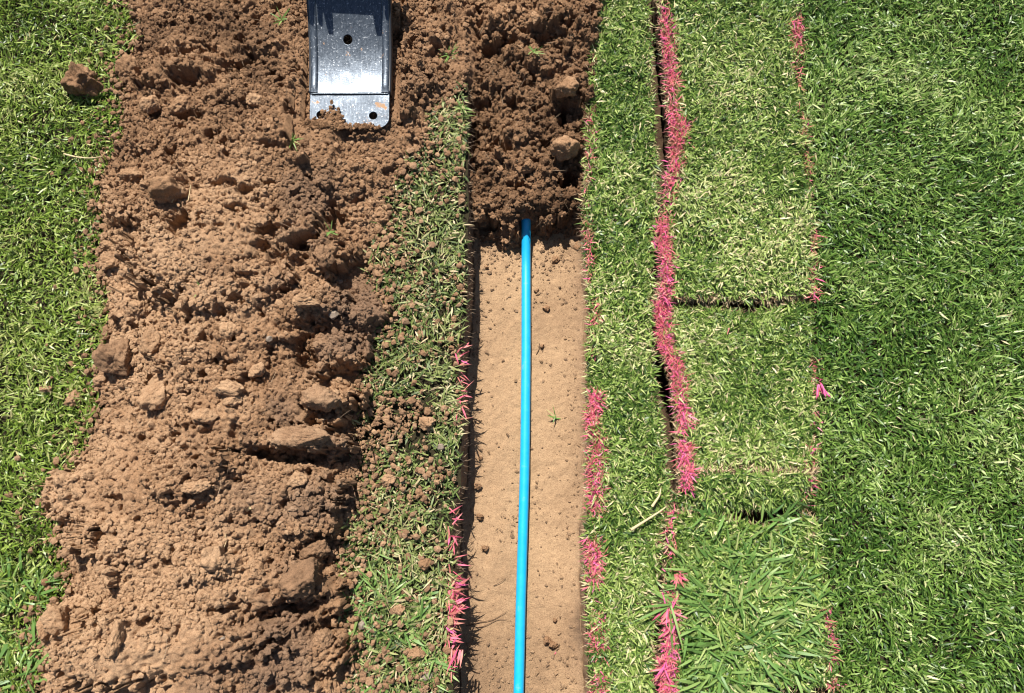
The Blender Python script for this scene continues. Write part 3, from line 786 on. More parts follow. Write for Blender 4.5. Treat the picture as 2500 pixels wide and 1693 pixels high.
# turf pieces
def turf_piece(name, label, lf, rf, y0, y1, nx, ny, top, seed, ngrass, tone=0.0, lmax=.032, upright=.34, tilt=None, group=None, w=.0036, paint=None, thick=None, edge=0.006, ragged=(0.006, 0.006), s0=None, s1=None):
    yc = 0.5 * (y0 + y1); xc = float(0.5 * (lf(yc) + rf(yc)))
    root = tag(empty(name, (xc, yc, BED)), label, 'turf', group)
    v = np.linspace(0, 1, ny); u = np.linspace(0, 1, nx)
    def shape(U, Vv):
        Y = y0 + (y1 - y0) * Vv
        xl, xr = lf(Y) + 0.004 * fbm(Y * 40, 0, 0, seed, 3), rf(Y) + 0.004 * fbm(Y * 40, 9, 0, seed + 1, 3)
        X = xl + (xr - xl) * U
        Y = Y + ragged[0] * fbm(X * 22, 0, 0, seed + 2, 3) * (1 - Vv) * 2 + ragged[1] * fbm(X * 22, 5, 0, seed + 3, 3) * Vv * 2
        if s0 is not None: Y = Y + s0(X) * (1 - Vv) ** 3
        if s1 is not None: Y = Y + s1(X) * Vv ** 3
        return X, Y
    def topz(x, y, U, Vv):
        z = top + 0.006 * fbm(x * 10, y * 10, 0, seed + 4, 3)
        e = np.minimum(np.minimum(U, 1 - U) * (rf(yc) - lf(yc)), np.minimum(Vv, 1 - Vv) * (y1 - y0))
        z = z - edge * np.exp(-e / 0.010)
        if tilt is not None: z = z + tilt(x, y)
        return z
    U, Vv = np.meshgrid(u, v)
    X, Y = shape(U, Vv); Z = topz(X, Y, U, Vv)
    T = np.stack([X, Y, Z], -1).reshape(-1, 3); F = [grid_faces(ny, nx)]
    idx = np.arange(nx * ny).reshape(ny, nx)
    ring = np.concatenate([idx[0, :], idx[1:, -1], idx[-1, -2::-1], idx[-2:0:-1, 0]])
    levels = 7; prev = ring; Vs = [T]; cnt = len(T)
    cen = np.array([xc, yc])
    for l in range(1, levels + 1):
        q = T[ring].copy()
        t = l / levels
        q[:, 2] = T[ring][:, 2] * (1 - t) + (BED + 0.004) * t
        off = 0.004 * fbm(q[:, 0] * 50, q[:, 1] * 50, q[:, 2] * 80, seed + 6, 3) - 0.003 * t
        if name == 'turf_strip': q[:, 0] += np.where(q[:, 0] < lf(q[:, 1]) + .03, .017 * t * sstep(wy(1230), wy(1100), q[:, 1]) * (.5 + .8 * fbm(q[:, 1] * 9, 0, 0, 77, 2) + .4), 0)
        if name == 'turf_strip': off = off * .5
        dirs = q[:, :2] - cen; dirs /= np.linalg.norm(dirs, axis=1)[:, None]
        q[:, :2] += dirs * off[:, None]
        cur = cnt + np.arange(len(ring)); cnt += len(ring)
        F.append(np.stack([prev, cur, np.roll(cur, -1), np.roll(prev, -1)], -1))
        Vs.append(q); prev = cur
    Vall = np.concatenate(Vs) - np.array([xc, yc, BED])
    mesh_np('soil_base', Vall, F, M_DARKSOIL, root, {'moist': np.full(len(Vall), .1), 'grey': np.full(len(Vall), .1)})
    r = np.random.default_rng(seed)
    n = ngrass
    Uu, V2 = r.random(n), r.random(n)
    bx, by = shape(Uu, V2); bz = topz(bx, by, Uu, V2)
    patch = fbm(bx * 7, by * 7, 0, seed + 11, 4); p2 = fbm(bx * 24, by * 24, 0, seed + 15, 3)
    ktop = r.random(n) < np.clip(0.95 + 0.5 * p2, .35, 1)
    bx, by, bz, Uu, V2, patch, p2 = [a[ktop] for a in (bx, by, bz, Uu, V2, patch, p2)]
    if name == 'turf_slab':
        dl = bx - lf(by)
        kk = r.random(len(bx)) < sstep(.010, .040, dl) + .15
        e0 = V2 * (y1 - y0); e1 = (1 - V2) * (y1 - y0)
        kk &= r.random(len(bx)) < sstep(.000, .010, e0)
        kk &= r.random(len(bx)) < sstep(.002, .024, e1)
    else:
        dl = rf(by) - bx
        kk = r.random(len(bx)) < sstep(-.004, .003, dl)
    bx, by, bz, patch, p2 = [a[kk] for a in (bx, by, bz, patch, p2)]
    n = len(bx)
    az = r.uniform(0, 6.283, n)
    rnd = np.clip(0.37 + tone + .25 * r.normal(size=n) + .30 * patch + .10 * p2, 0, .95)
    rnd = np.where(r.random(n) < .025, r.uniform(.93, 1, n), rnd)
    L = (.012 + (lmax - .012) * r.random(n) ** 1.5)
    t1 = np.clip(r.normal(upright, .35, n), -.3, 1.4)
    g = blades('grass', bx - xc, by - yc, bz - BED + (.012 + .012 * np.clip(.6 * patch + .9 * p2, -.6, .9)) * r.random(n), L, w * r.uniform(.6, 1.35, n), az, t1, r.normal(.45, .35, n), r.normal(0, .55, n), rnd, M_TURF, root)
    g['kind'] = 'stuff'
    m = int(5200 * ((y1 - y0) + .36)); tt = r.random(m)
    side = r.integers(0, 4, m) if name == 'turf_slab' else r.integers(0, 2, m)
    sp = np.abs(r.normal(0, .0055, m)); hv = r.random(m); ww = float(rf(yc) - lf(yc))
    eu = np.where(side == 0, sp / ww, np.where(side == 1, 1 - sp / ww, hv)); ev = np.where(side == 2, sp / (y1 - y0), np.where(side == 3, 1 - sp / (y1 - y0), hv))
    ex, ey = shape(eu, ev); ez = topz(ex, ey, eu, ev)
    kk = r.random(m) < .25 + .75 * sstep(-.3, .3, fbm(ex * 15, ey * 15, 0, seed + 41, 3))
    ex, ey, ez = ex[kk], ey[kk], ez[kk]; m = len(ex)
    th = blades('edge_thatch', ex - xc, ey - yc, ez - BED + r.uniform(-.010, .010, m), r.uniform(.008, .024, m), .0022 * r.uniform(.4, 1.5, m), r.uniform(0, 6.283, m), r.normal(.1, .4, m), r.normal(.4, .5, m), r.normal(0, .7, m),
                r.random(m), M_THATCHFIBRE, root)
    th['kind'] = 'stuff'
    if paint:
        pts_x, pts_y, pts_r = [], [], []
        for (cfn, ya, yb_, off, wid, num, salm) in paint:
            m = int(num * 1.05)
            yy = r.uniform(ya, yb_, m)
            dens = sstep(-0.75, 0.0, fbm(yy * 14, 0, 0, seed + 31, 3)) if cfn is slab_left else sstep(-0.45, 0.2, fbm(yy * 14, 0, 0, seed + 31, 3))
            k = r.random(m) < dens
            yy = yy[k]; m = len(yy)
            xx = cfn(yy) + off * .8 + .006 * fbm(yy * 16, 0, 0, seed + 33, 3) + wid * r.normal(0, .36, m)
            pts_x.append(xx); pts_y.append(yy); pts_r.append(np.clip(r.normal(.46 - salm, .27, m) + .2 * fbm(yy * 9, 0, 0, seed + 37, 2), 0, 1))
        bx, by, rr = map(np.concatenate, (pts_x, pts_y, pts_r)); n = len(bx)
        Vn = np.clip((by - y0) / (y1 - y0), 0, 1)
        bz = top + .002 + (tilt(bx, by) if tilt is not None else 0)
        pg = blades('painted_grass', bx - xc, by - yc, bz - BED + .010 * r.random(n), r.uniform(.008, .030, n), .0022 * r.uniform(.4, 1.5, n), r.uniform(0, 6.283, n),
               np.clip(r.normal(.45, .35, n), -.5, 1.3), r.normal(.4, .4, n), r.normal(0, .6, n), rr, M_PINK, root)
        pg['label'] = 'grass blades sprayed with pink marking paint'; pg['kind'] = 'stuff'
    return root

Y_TOP, Y_BOT = 1.35, -1.10
def seam(pts, ref):
    a = np.array(pts, float) * K
    x, y = unproj(a[:, 0], a[:, 1])
    return lambda X: np.interp(X, x, y) - ref

turf_piece('turf_strip', 'narrow grass strip along the right trench edge, its trench side sprayed pink', tr_right, gap_left, Y_BOT, Y_TOP, 30, 500, 0.0, 500, 42000, tone=.03,
    paint=[(tr_right, wy(1574), wy(890), .020, .020, 4200, 0.0), (tr_right, wy(1180), wy(1040), .022, .022, 900, -.05), (tr_right, wy(880), wy(640), .016, .012, 420, .1), (tr_right, wy(640), wy(20), .008, .012, 480, .12), (tr_right, Y_BOT, wy(1574), .018, .02, 500, 0)])
Yc1, Yc2, Yc3, Yc4 = wy(684), wy(1064), wy(1160), wy(1568)
up_ = seam([(1490,670),(1540,677),(1600,678),(1650,683),(1700,686),(1745,681),(1790,676),(1845,674)], Yc1)
lo_ = seam([(1490,680),(1540,688),(1600,690),(1650,697),(1700,704),(1745,699),(1780,686),(1800,680),(1845,678)], Yc1)
up3 = seam([(1500,1150),(1560,1150),(1640,1160),(1700,1158),(1760,1155),(1840,1150)], Yc3)
lo3 = seam([(1500,1154),(1560,1156),(1640,1168),(1700,1184),(1760,1188),(1800,1180),(1840,1160)], Yc3)
G = 'cut turf slabs laid beside the trench'
turf_piece('turf_slab', 'longest turf slab, pale green, at the far end above the black crack', slab_left, slab_right, Yc1, Y_TOP, 60, 200, .004, 520, 45000, tone=.06, group=G, ragged=(.003, .005), s0=up_,
    paint=[(slab_left, wy(430), wy(0), .020, .020, 2400, 0.0), (slab_left, wy(690), wy(430), .016, .022, 1500, .03), (slab_left, wy(340), wy(280), .040, .022, 450, 0), (slab_right, wy(130), wy(40), -.006, .018, 300, .1), (slab_right, wy(690), wy(130), -.006, .010, 480, .25), (slab_left, wy(0), Y_TOP, .02, .018, 500, 0)])
turf_piece('turf_slab', 'middle turf slab between the black crack and the humped piece', slab_left, slab_right, Yc2, Yc1, 60, 70, -.008, 540, 21000, tone=.06, group=G, ragged=(.004, .003), s1=lo_,
    paint=[(slab_left, wy(1062), wy(690), .022, .020, 2500, 0.0), (slab_left, wy(800), wy(690), .01, .012, 500, 0.0), (slab_right, wy(900), wy(820), .0, .008, 90, 0), (slab_right, wy(1062), wy(930), .0, .012, 420, 0)])
turf_piece('turf_slab', 'short humped turf piece with a dark hollow along its near edge', slab_left, slab_right, Yc3, Yc2 - .006, 60, 30, -.004, 560, 6200, tone=-.02, group=G, ragged=(.003, .003), s0=up3,
    tilt=lambda x, y: 0.046 * np.clip((y - Yc3) / (Yc2 - Yc3), 0, 1) ** 0.8 - 0.014,
    paint=[(slab_left, wy(1115), wy(1066), .022, .018, 260, .05), (slab_right, wy(1158), wy(1090), -.004, .012, 160, 0)])
turf_piece('turf_slab', 'near turf slab overgrown with broad bladed weed grass', slab_left, slab_right, Yc4, Yc3, 60, 80, .000, 580, 19000, tone=.02, group=G, w=.004, ragged=(.01, .003), s1=lo3,
    paint=[(slab_left, wy(1300), wy(1160), .018, .014, 420, .0), (slab_left, wy(1574), wy(1350), .016, .018, 1500, .0), (slab_left, wy(1370), wy(1300), .014, .012, 160, .1), (slab_right, wy(1200), wy(1165), -.006, .012, 110, 0), (slab_right, wy(1560), wy(1320), .0, .009, 480, .05)])
turf_piece('turf_slab', 'turf slab just cut off by the near edge of the view', slab_left, slab_right, Y_BOT, Yc4 - .012, 60, 40, -.002, 600, 12000, tone=.04, group=G, ragged=(.004, .006))

# painted blades on the left trench edge
r = np.random.default_rng(77)
n = 230
yy = np.concatenate([r.uniform(wy(1400), wy(1320), 120), r.uniform(wy(1520), wy(1400), 50), r.uniform(wy(1320), wy(1150), 25), r.uniform(wy(960), wy(780), 35)])
xx = tr_left(yy) - 0.006 + r.normal(0, .006, n)
tag(blades('painted_grass', xx, yy, .004 + .012 * r.random(n), r.uniform(.014, .040, n), .0035 * r.uniform(.6, 1.5, n), r.uniform(-1.8, 1.2, n), r.normal(.2, .35, n), r.normal(.5, .4, n), r.normal(0, .6, n),
    np.clip(r.normal(.35, .25, n), 0, 1), M_PINK), 'scattered pink sprayed blades along the left edge of the trench', 'painted grass', kind='stuff')

# ------------------------------------------------------------------ broad bladed weed grass
def weed(name, px, py, n, lr, label, seed, wid=.006, spread=.05, az0=0, azs=6.283, z=0.004, rng=(0, .9), mat=None, group=None, up=.30):
    r = np.random.default_rng(seed)
    x0, y0 = unproj(px * K, py * K, .01); x0, y0 = float(x0), float(y0)
    az = az0 + r.uniform(-.5, .5, n) * azs
    nc = max(1, n // 14)
    ca = az0 + r.uniform(-.5, .5, nc) * azs; cd = spread * 1.5 * np.sqrt(r.random(nc))
    ci = r.integers(0, nc, n)
    x = (cd * np.cos(ca))[ci] * 1.0 + r.normal(0, spread * .22, n); y = (cd * np.sin(ca))[ci] + r.normal(0, spread * .22, n)
    if n > 60: az = np.where(r.random(n) < .65, np.arctan2(y, x) + r.normal(0, .55, n), az)
    L = r.uniform(*lr, n)
    o = blades(name, x, y, z + .012 * r.random(n), L, wid * r.uniform(.55, 1.25, n), az + r.normal(0, .25, n), np.clip(r.normal(up, .2, n), -.05, 1.2), r.normal(.45, .25, n), r.normal(0, .45, n),
               r.uniform(*rng, n), mat or M_WEED, segs=4)
    o.location = (x0, y0, 0.0)
    return tag(o, label, 'weed', group)
weed('crabgrass_clump', 1690, 1400, 620, (.03, .075), 'big spreading clump of broad bladed weed grass covering the near turf slab', 701, spread=.10, rng=(.2, .95))
weed('crabgrass_clump', 1720, 1210, 90, (.03, .07), 'small clump of broad blades at the far edge of the near turf slab', 702, spread=.07)
weed('crabgrass_clump', 1640, 1500, 240, (.03, .075), 'dense clump of broad blades at the near left of the weedy slab', 703, spread=.08)
weed('crabgrass_clump', 1525, 1372, 10, (.07, .11), 'star shaped weed with long pale green blades reaching over the turf strip', 704, spread=.006, az0=3.6, azs=2.9, wid=.006, rng=(.4, .9), z=.02)
weed('crabgrass_clump', 40, 1400, 150, (.03, .075), 'clump of long grass blades at the bottom left corner beside the heap', 705, spread=.06, rng=(.2, .9))
weed('crabgrass_clump', 30, 1540, 110, (.03, .075), 'second tuft of long blades at the very bottom left', 706, spread=.06, rng=(.2, .9))
weed('crabgrass_clump', 890, 1380, 150, (.025, .06), 'broad bladed weed in the grass strip left of the lower trench', 707, spread=.07, wid=.0055, rng=(.3, .95), up=.15)
weed('crabgrass_clump', 900, 1500, 130, (.025, .06), 'flattened broad bladed weed at the bottom of the grass strip', 708, spread=.07, wid=.0055, rng=(.3, .95), up=.15)
weed('painted_weed', 1530, 1390, 16, (.02, .045), 'pink sprayed broad weed blades at the left edge of the weedy slab', 709, spread=.012, rng=(.2, .8), mat=M_PINK, wid=.0042, z=.016)
weed('painted_weed', 1522, 1460, 40, (.015, .040), 'thick cluster of pink sprayed blades near the bottom of the pink line', 710, spread=.035, rng=(.2, .85), mat=M_PINK, wid=.0042, z=.016)
weed('painted_weed', 1524, 1278, 22, (.015, .035), 'fan of red pink blades standing over the gap beside the weedy slab', 711, az0=-1.2, azs=2.4, spread=.020, rng=(.2, .6), mat=M_PINK, wid=.004, z=.014)
weed('painted_weed', 1026, 1450, 9, (.02, .06), 'long pink painted blades hanging over the left trench edge', 712, spread=.022, rng=(.2, .6), mat=M_PINK, wid=.005, z=.012, az0=-1.5, azs=.9)
weed('painted_weed', 1855, 860, 9, (.02, .05), 'pink painted blades across the right edge of the middle slab', 713, spread=.012, rng=(.5, .9), mat=M_PINK, wid=.0045, z=.016, az0=-1.4, azs=1.0)
for i, (px, py, n, lab) in enumerate([(672,340,12,'wilted grass tuft on the heap below the steel plate'),(1010,130,26,'green tuft poking out of the soil right of the steel plate'),
        (1215,130,10,'uprooted grass tuft on the backfill'),(1045,245,24,'grass tuft hanging over the far left trench edge'),(640,55,8,'thin green shoots on the far part of the heap'),
        (490,690,6,'two green blades sticking up in the middle of the heap'),(775,545,8,'straw coloured shoots on the right flank of the heap'),(1395,1075,10,'pale tuft on the turf strip'),
        (1280,925,6,'yellowish tuft lying against the right side of the trench floor'),(2240,990,40,'bleached grass tuft on the right lawn')]):
    zz = FLOOR_Z + .004 if py == 925 else (0.004 if px > 880 and px != 1215 else heap_pt(px, py)[2])
    if px == 1215: zz = heap_pt(px, py, BF)[2]
    weed('grass_tuft', px, py, n, (.015, .04), lab, 720 + i, spread=.010, wid=.0035, z=zz, rng=(.3, 1.0), up=.5)

# ------------------------------------------------------------------ stalks, roots, fallen blades
def strand(name, pts, rad, mat, label, cat, rnd=.5, taper=True):
    """thin round strand through world points"""
    pts = np.array(pts, float); n = 14
    t = np.linspace(0, len(pts) - 1, n); C = np.stack([np.interp(t, np.arange(len(pts)), pts[:, k]) for k in range(3)], -1)
    for _ in range(2): C[1:-1] = (C[:-2] + 2 * C[1:-1] + C[2:]) / 4
    T = np.gradient(C, axis=0); T /= np.linalg.norm(T, axis=1)[:, None]
    A = np.cross(T, [0, 0, 1.0]); A /= np.linalg.norm(A, axis=1)[:, None]; B = np.cross(A, T)
    a = np.linspace(0, 2 * np.pi, 7)[:-1]
    rr = rad * (np.linspace(1, .35, n) if taper else np.ones(n))
    V = C[:, None] + rr[:, None, None] * (np.cos(a)[None, :, None] * A[:, None] + np.sin(a)[None, :, None] * B[:, None])
    i = np.arange(n * 6).reshape(n, 6); q = np.stack([i[:-1], np.roll(i[:-1], -1, 1), np.roll(i[1:], -1, 1), i[1:]], -1).reshape(-1, 4)
    cap = [np.array([[0, 1, 2, 3]]), np.array([[0, 3, 4, 5]]), np.array([[n*6-1, n*6-2, n*6-3, n*6-4]]), np.array([[n*6-1, n*6-4, n*6-5, n*6-6]])]
    loc = C[0]
    o = mesh_np(name, V.reshape(-1, 3) - loc, [q] + cap, mat, None, {'rnd': np.full(n * 6, rnd)})
    o.location = loc
    return tag(o, label, cat)
def gpts(lst, z):
    out = []
    for k, (px, py) in enumerate(lst):
        zz = z(px, py) if callable(z) else z
        x, y = unproj(px * K, py * K, zz); out.append((float(x), float(y), zz + (0.0015 if k % 2 else 0)))
    return out
hz = lambda px, py: heap_pt(px, py)[2] + .004
fl = FLOOR_Z + .003
for pts, rad, lab, z, nm, mt, rn in [
  ([(145,350),(175,358),(205,360),(232,356)], .0026, 'dry yellow stalk lying on the left lawn beside the heap', .022, 'dry_stalk', M_STRAW, 1.0),
  ([(420,480),(428,455),(433,420)], .0018, 'pale curled stalk on top of the large round clod', hz, 'dry_stalk', M_STRAW, .9),
  ([(390,460),(400,440),(412,428)], .0016, 'short straw bit left of the curled stalk', hz, 'dry_stalk', M_STRAW, .6),
  ([(568,1152),(560,1160),(552,1150)], .0045, 'pale stub of stick poking from the lower heap', hz, 'stick', M_STRAW, 1.0),
  ([(1480,1150),(1497,1125),(1500,1108)], .0034, 'bleached curved stalk on the turf strip above the longer one', .020, 'dry_stalk', M_STRAW, 1.0),
  ([(1432,1203),(1465,1182),(1500,1160),(1512,1150)], .0036, 'long pale green stalk lying across the turf strip', .022, 'dry_stalk', M_STRAW, .9),
  ([(885,1005),(897,985),(905,970)], .0046, 'short brown twig on the muddy grass by the trench', .014, 'twig', M_ROOT, .3),
  ([(1217,805),(1225,790),(1222,775),(1232,800)], .0011, 'curled dark rootlet on the floor right of the pipe', fl, 'rootlet', M_ROOT, 0.0),
  ([(1058,1421),(1090,1412),(1120,1408),(1150,1388)], .0012, 'long dark root across the lower left trench floor', fl, 'rootlet', M_ROOT, 0.0),
  ([(1075,1425),(1100,1422),(1130,1405),(1160,1408)], .0011, 'dark root running below the long one', fl, 'rootlet', M_ROOT, .1),
  ([(1120,1330),(1135,1322),(1148,1312)], .0010, 'short rootlet left of the lower pipe', fl, 'rootlet', M_ROOT, .1),
  ([(1185,938),(1195,945),(1204,935),(1210,930)], .0012, 'dark rootlet touching the pipe at mid trench', fl, 'rootlet', M_ROOT, 0.0),
  ([(1262,1480),(1255,1492)], .0013, 'sliver of pink leaf on the trench floor', fl, 'pink_sliver', M_PINK, .5),
  ([(1296,1470),(1310,1452)], .0016, 'pink leaf strip on the floor near the right wall', fl, 'pink_sliver', M_PINK, .5),
  ([(262,880),(290,880),(315,888)], .0009, 'white root hanging from the rooty slab clod', hz, 'rootlet', M_ROOT, 1.0),
  ([(500,1260),(515,1230),(510,1205)], .0010, 'thin straw beside the clean cornered clod', hz, 'dry_stalk', M_STRAW, .8),
  ([(370,1500),(380,1470),(378,1440)], .0008, 'hair thin root near the bottom of the heap', hz, 'rootlet', M_ROOT, .9),
  ([(1040,300),(1065,295)], .0012, 'pale root sticking out of the left trench wall', -.01, 'rootlet', M_ROOT, 1.0),
  ([(880,150),(890,175),(905,190)], .0010, 'pale root in the soil right of the steel plate', hz, 'rootlet', M_ROOT, .8),
  ([(1655,745),(1650,760)], .0016, 'single pink sliver on the middle turf slab', .024, 'pink_sliver', M_PINK, .4),
  ([(1640,955),(1645,945)], .0040, 'white scrap of leaf on the middle turf slab', .022, 'leaf_scrap', M_STRAW, 1.0)]:
    strand(nm, gpts(pts, z), rad, mt, lab, nm.replace('_', ' '), rn)
# fine fibrous roots over the soil and the walls
def fibres(name, x, y, z, L, mat, label, seed):
    r = np.random.default_rng(seed); n = len(x)
    o = blades(name, x, y, z, L, np.full(n, .0007) * r.uniform(.7, 1.5, n), r.uniform(0, 6.28, n), r.normal(.3, .5, n), r.normal(.6, .9, n), r.normal(0, .6, n), r.random(n), mat, segs=4)
    return tag(o, label, 'roots', kind='stuff')
x, y = scatter(3200, lambda x, y: inheap(x, y) * (.15 + .7 * sstep(wy(420), wy(150), y) + .3 * rough_right(x, y)), -1.35, 0, -1, 1.1, 35)
fibres('root_fibres', x, y, HF.at(x, y) + .002, RNG.uniform(.012, .04, len(x)), M_ROOT, 'hair fine roots mixed in the heap', 81)
x, y = scatter(900, inb, -.16, .3, .2, 1.2, 36)
fibres('root_fibres', x, y, BF.at(x, y) + .002, RNG.uniform(.012, .04, len(x)), M_ROOT, 'hair fine roots mixed in the backfill', 82)
yy = RNG.uniform(-1, 1.1, 1500); sd = RNG.random(1500) < .6
xx = np.where(sd, tr_left(yy) + .001, tr_right(yy) - .001)
o = blades('root_fibres', xx, yy, RNG.uniform(-.07, .002, 1500), RNG.uniform(.01, .028, 1500), np.full(1500, .0009), np.where(sd, RNG.normal(0, .6, 1500), RNG.normal(3.14, .6, 1500)), RNG.normal(-.3, .5, 1500), RNG.normal(.4, .5, 1500), RNG.normal(0, .6, 1500), RNG.random(1500), M_ROOT, segs=4)
tag(o, 'fine roots fringing both trench walls', 'roots', kind='stuff')

# ------------------------------------------------------------------ blue pipe
def pipe_mat():
    m, t, b, o = link_mat('blue_plastic')
    L = t.links
    tc = N(t, 'ShaderNodeTexCoord')
    n = N(t, 'ShaderNodeTexNoise', Scale=30.0, Detail=5.0, Roughness=0.7)
    n2 = N(t, 'ShaderNodeTexNoise', Scale=900.0, Detail=2.0)
    L.new(tc.outputs['Object'], n.inputs['Vector']); L.new(tc.outputs['Object'], n2.inputs['Vector'])
    r = ramp(t, [(0.3, (0.006, 0.33, 0.62)), (0.60, (0.012, 0.38, 0.70)), (0.72, (0.10, 0.38, 0.56)), (0.80, (0.26, 0.26, 0.22))])
    L.new(n.outputs[0], r.inputs[0]); L.new(r.outputs[0], b.inputs['Base Color'])
    rr = ramp(t, [(0.35, (.30,) * 3), (0.7, (.48,) * 3)])
    L.new(n2.outputs[0], rr.inputs[0]); L.new(rr.outputs[0], b.inputs['Roughness'])
    return m
M_PIPE = pipe_mat()
PR = 0.0124
pz = FLOOR_Z + PR + .003
cl = [(1193,505),(1194,545),(1194,590),(1194,700),(1194,800),(1193,900),(1192,1000),(1190,1100),(1187,1200),(1184,1300),(1181,1400),(1179,1500),(1177,1574),(1174,1680)]
P = []
for i, (px, py) in enumerate(cl):
    x, y = unproj(px * K, py * K, pz); P.append((float(x), float(y), pz + (.034, .017, .0)[min(i, 2)]))
P = np.array(P); P = P[::-1]
P = np.concatenate([[P[0] + (P[0] - P[1]) * 12], P])
yy = np.concatenate([np.linspace(P[0, 1], -1.0, 6)[:-1], np.arange(-1.0, P[-1, 1], .012), [P[-1, 1]]])
C = np.stack([np.interp(yy, P[:, 1], P[:, 0]), yy, np.interp(yy, P[:, 1], P[:, 2])], -1)
for _ in range(6): C[1:-1] = (C[:-2] + 2 * C[1:-1] + C[2:]) / 4
ns = 28
a = np.linspace(0, 2 * np.pi, ns + 1)[:-1]
T = np.gradient(C, axis=0); T /= np.linalg.norm(T, axis=1)[:, None]
A = np.cross(T, [0, 0, 1.0]); A /= np.linalg.norm(A, axis=1)[:, None]; B = np.cross(A, T)
def tube(rad): return C[:, None] + rad * (np.cos(a)[None, :, None] * A[:, None] + np.sin(a)[None, :, None] * B[:, None])
outer = tube(PR); inner = tube(PR * .82)
# slanted, slightly rounded cut end
cut = (np.cos(a) * .3 + np.sin(a) * .7) * .004
outer[-1] += -T[-1] * np.abs(cut)[:, None]; inner[-1] += -T[-1] * np.abs(cut)[:, None]
nr = len(C)
V = np.concatenate([outer.reshape(-1, 3), inner.reshape(-1, 3)])
i = np.arange(nr * ns).reshape(nr, ns)
fo = np.stack([i[:-1], np.roll(i[:-1], -1, 1), np.roll(i[1:], -1, 1), i[1:]], -1).reshape(-1, 4)
j = i + nr * ns
fi = np.stack([j[:-1], j[1:], np.roll(j[1:], -1, 1), np.roll(j[:-1], -1, 1)], -1).reshape(-1, 4)
e = i[-1]; k = j[-1]
fe = np.stack([e, np.roll(e, -1), np.roll(k, -1), k], -1)
loc = C[-1]
o = mesh_np('water_pipe', V - loc, [fo, fi, fe], M_PIPE, attrs=None)
o.location = loc
tag(o, 'bright blue plastic pipe lying along the middle of the trench floor', 'pipe')

# ------------------------------------------------------------------ steel plate of the digging machine
def steel_mat():
    m, t, b, o = link_mat('worn_steel')
    L = t.links
    tc = N(t, 'ShaderNodeTexCoord')
    mp = N(t, 'ShaderNodeMapping'); mp.inputs['Scale'].default_value = (1.0, 0.12, 1.0)
    L.new(tc.outputs['Object'], mp.inputs['Vector'])
    n1 = N(t, 'ShaderNodeTexNoise', Scale=220.0, Detail=4.0, Roughness=0.65); L.new(mp.outputs[0], n1.inputs['Vector'])
    n2 = N(t, 'ShaderNodeTexNoise', Scale=190.0, Detail=3.0, Roughness=0.7); L.new(tc.outputs['Object'], n2.inputs['Vector'])
    n3 = N(t, 'ShaderNodeTexNoise', Scale=26.0, Detail=6.0, Roughness=0.65); L.new(tc.outputs['Object'], n3.inputs['Vector'])
    r = ramp(t, [(0.3, (0.045, 0.058, 0.075)), (0.55, (0.075, 0.092, 0.115)), (0.75, (0.14, 0.165, 0.195))])
    L.new(n1.outputs[0], r.inputs[0])
    # chipped bright flecks
    fl_ = ramp(t, [(0.60, (0, 0, 0)), (0.68, (1, 1, 1))]); L.new(n2.outputs[0], fl_.inputs[0])
    mx = N(t, 'ShaderNodeMix', data_type='RGBA'); L.new(fl_.outputs[0], mx.inputs[0]); L.new(r.outputs[0], mx.inputs[6]); mx.inputs[7].default_value = (.34, .36, .38, 1)
    # dried mud, only low on the plate
    sep = N(t, 'ShaderNodeSeparateXYZ'); L.new(tc.outputs['Object'], sep.inputs[0])
    mr = N(t, 'ShaderNodeMapRange'); mr.inputs['From Min'].default_value = .10; mr.inputs['From Max'].default_value = .02
    mr.inputs['To Min'].default_value = 0.0; mr.inputs['To Max'].default_value = 0.10
    L.new(sep.outputs['Y'], mr.inputs['Value'])
    ad = N(t, 'ShaderNodeMath', operation='ADD'); L.new(n3.outputs[0], ad.inputs[0]); L.new(mr.outputs[0], ad.inputs[1])
    md = ramp(t, [(0.645, (0, 0, 0)), (0.69, (1, 1, 1))]); L.new(ad.outputs[0], md.inputs[0])
    m2 = N(t, 'ShaderNodeMix', data_type='RGBA'); L.new(md.outputs[0], m2.inputs[0]); L.new(mx.outputs[2], m2.inputs[6]); m2.inputs[7].default_value = (.38, .23, .13, 1)
    L.new(m2.outputs[2], b.inputs['Base Color'])
    inv = N(t, 'ShaderNodeMath', operation='SUBTRACT'); inv.inputs[0].default_value = 1.0; L.new(md.outputs[0], inv.inputs[1])
    mm = N(t, 'ShaderNodeMath', operation='MULTIPLY'); mm.inputs[1].default_value = 0.6; L.new(inv.outputs[0], mm.inputs[0])
    L.new(mm.outputs[0], b.inputs['Metallic'])
    rr = ramp(t, [(0.3, (.30,) * 3), (0.7, (.46,) * 3)]); L.new(n2.outputs[0], rr.inputs[0])
    m3 = N(t, 'ShaderNodeMath', operation='MAXIMUM'); L.new(rr.outputs[0], m3.inputs[0]); L.new(md.outputs[0], m3.inputs[1]); L.new(m3.outputs[0], b.inputs['Roughness'])
    bp = N(t, 'ShaderNodeBump', Strength=.22, Distance=.0012); L.new(n2.outputs[0], bp.inputs['Height']); L.new(bp.outputs[0], b.inputs['Normal'])
    return m
M_STEEL = steel_mat()
M_BLACK = plain('black_paint', (.02, .022, .026), .45)

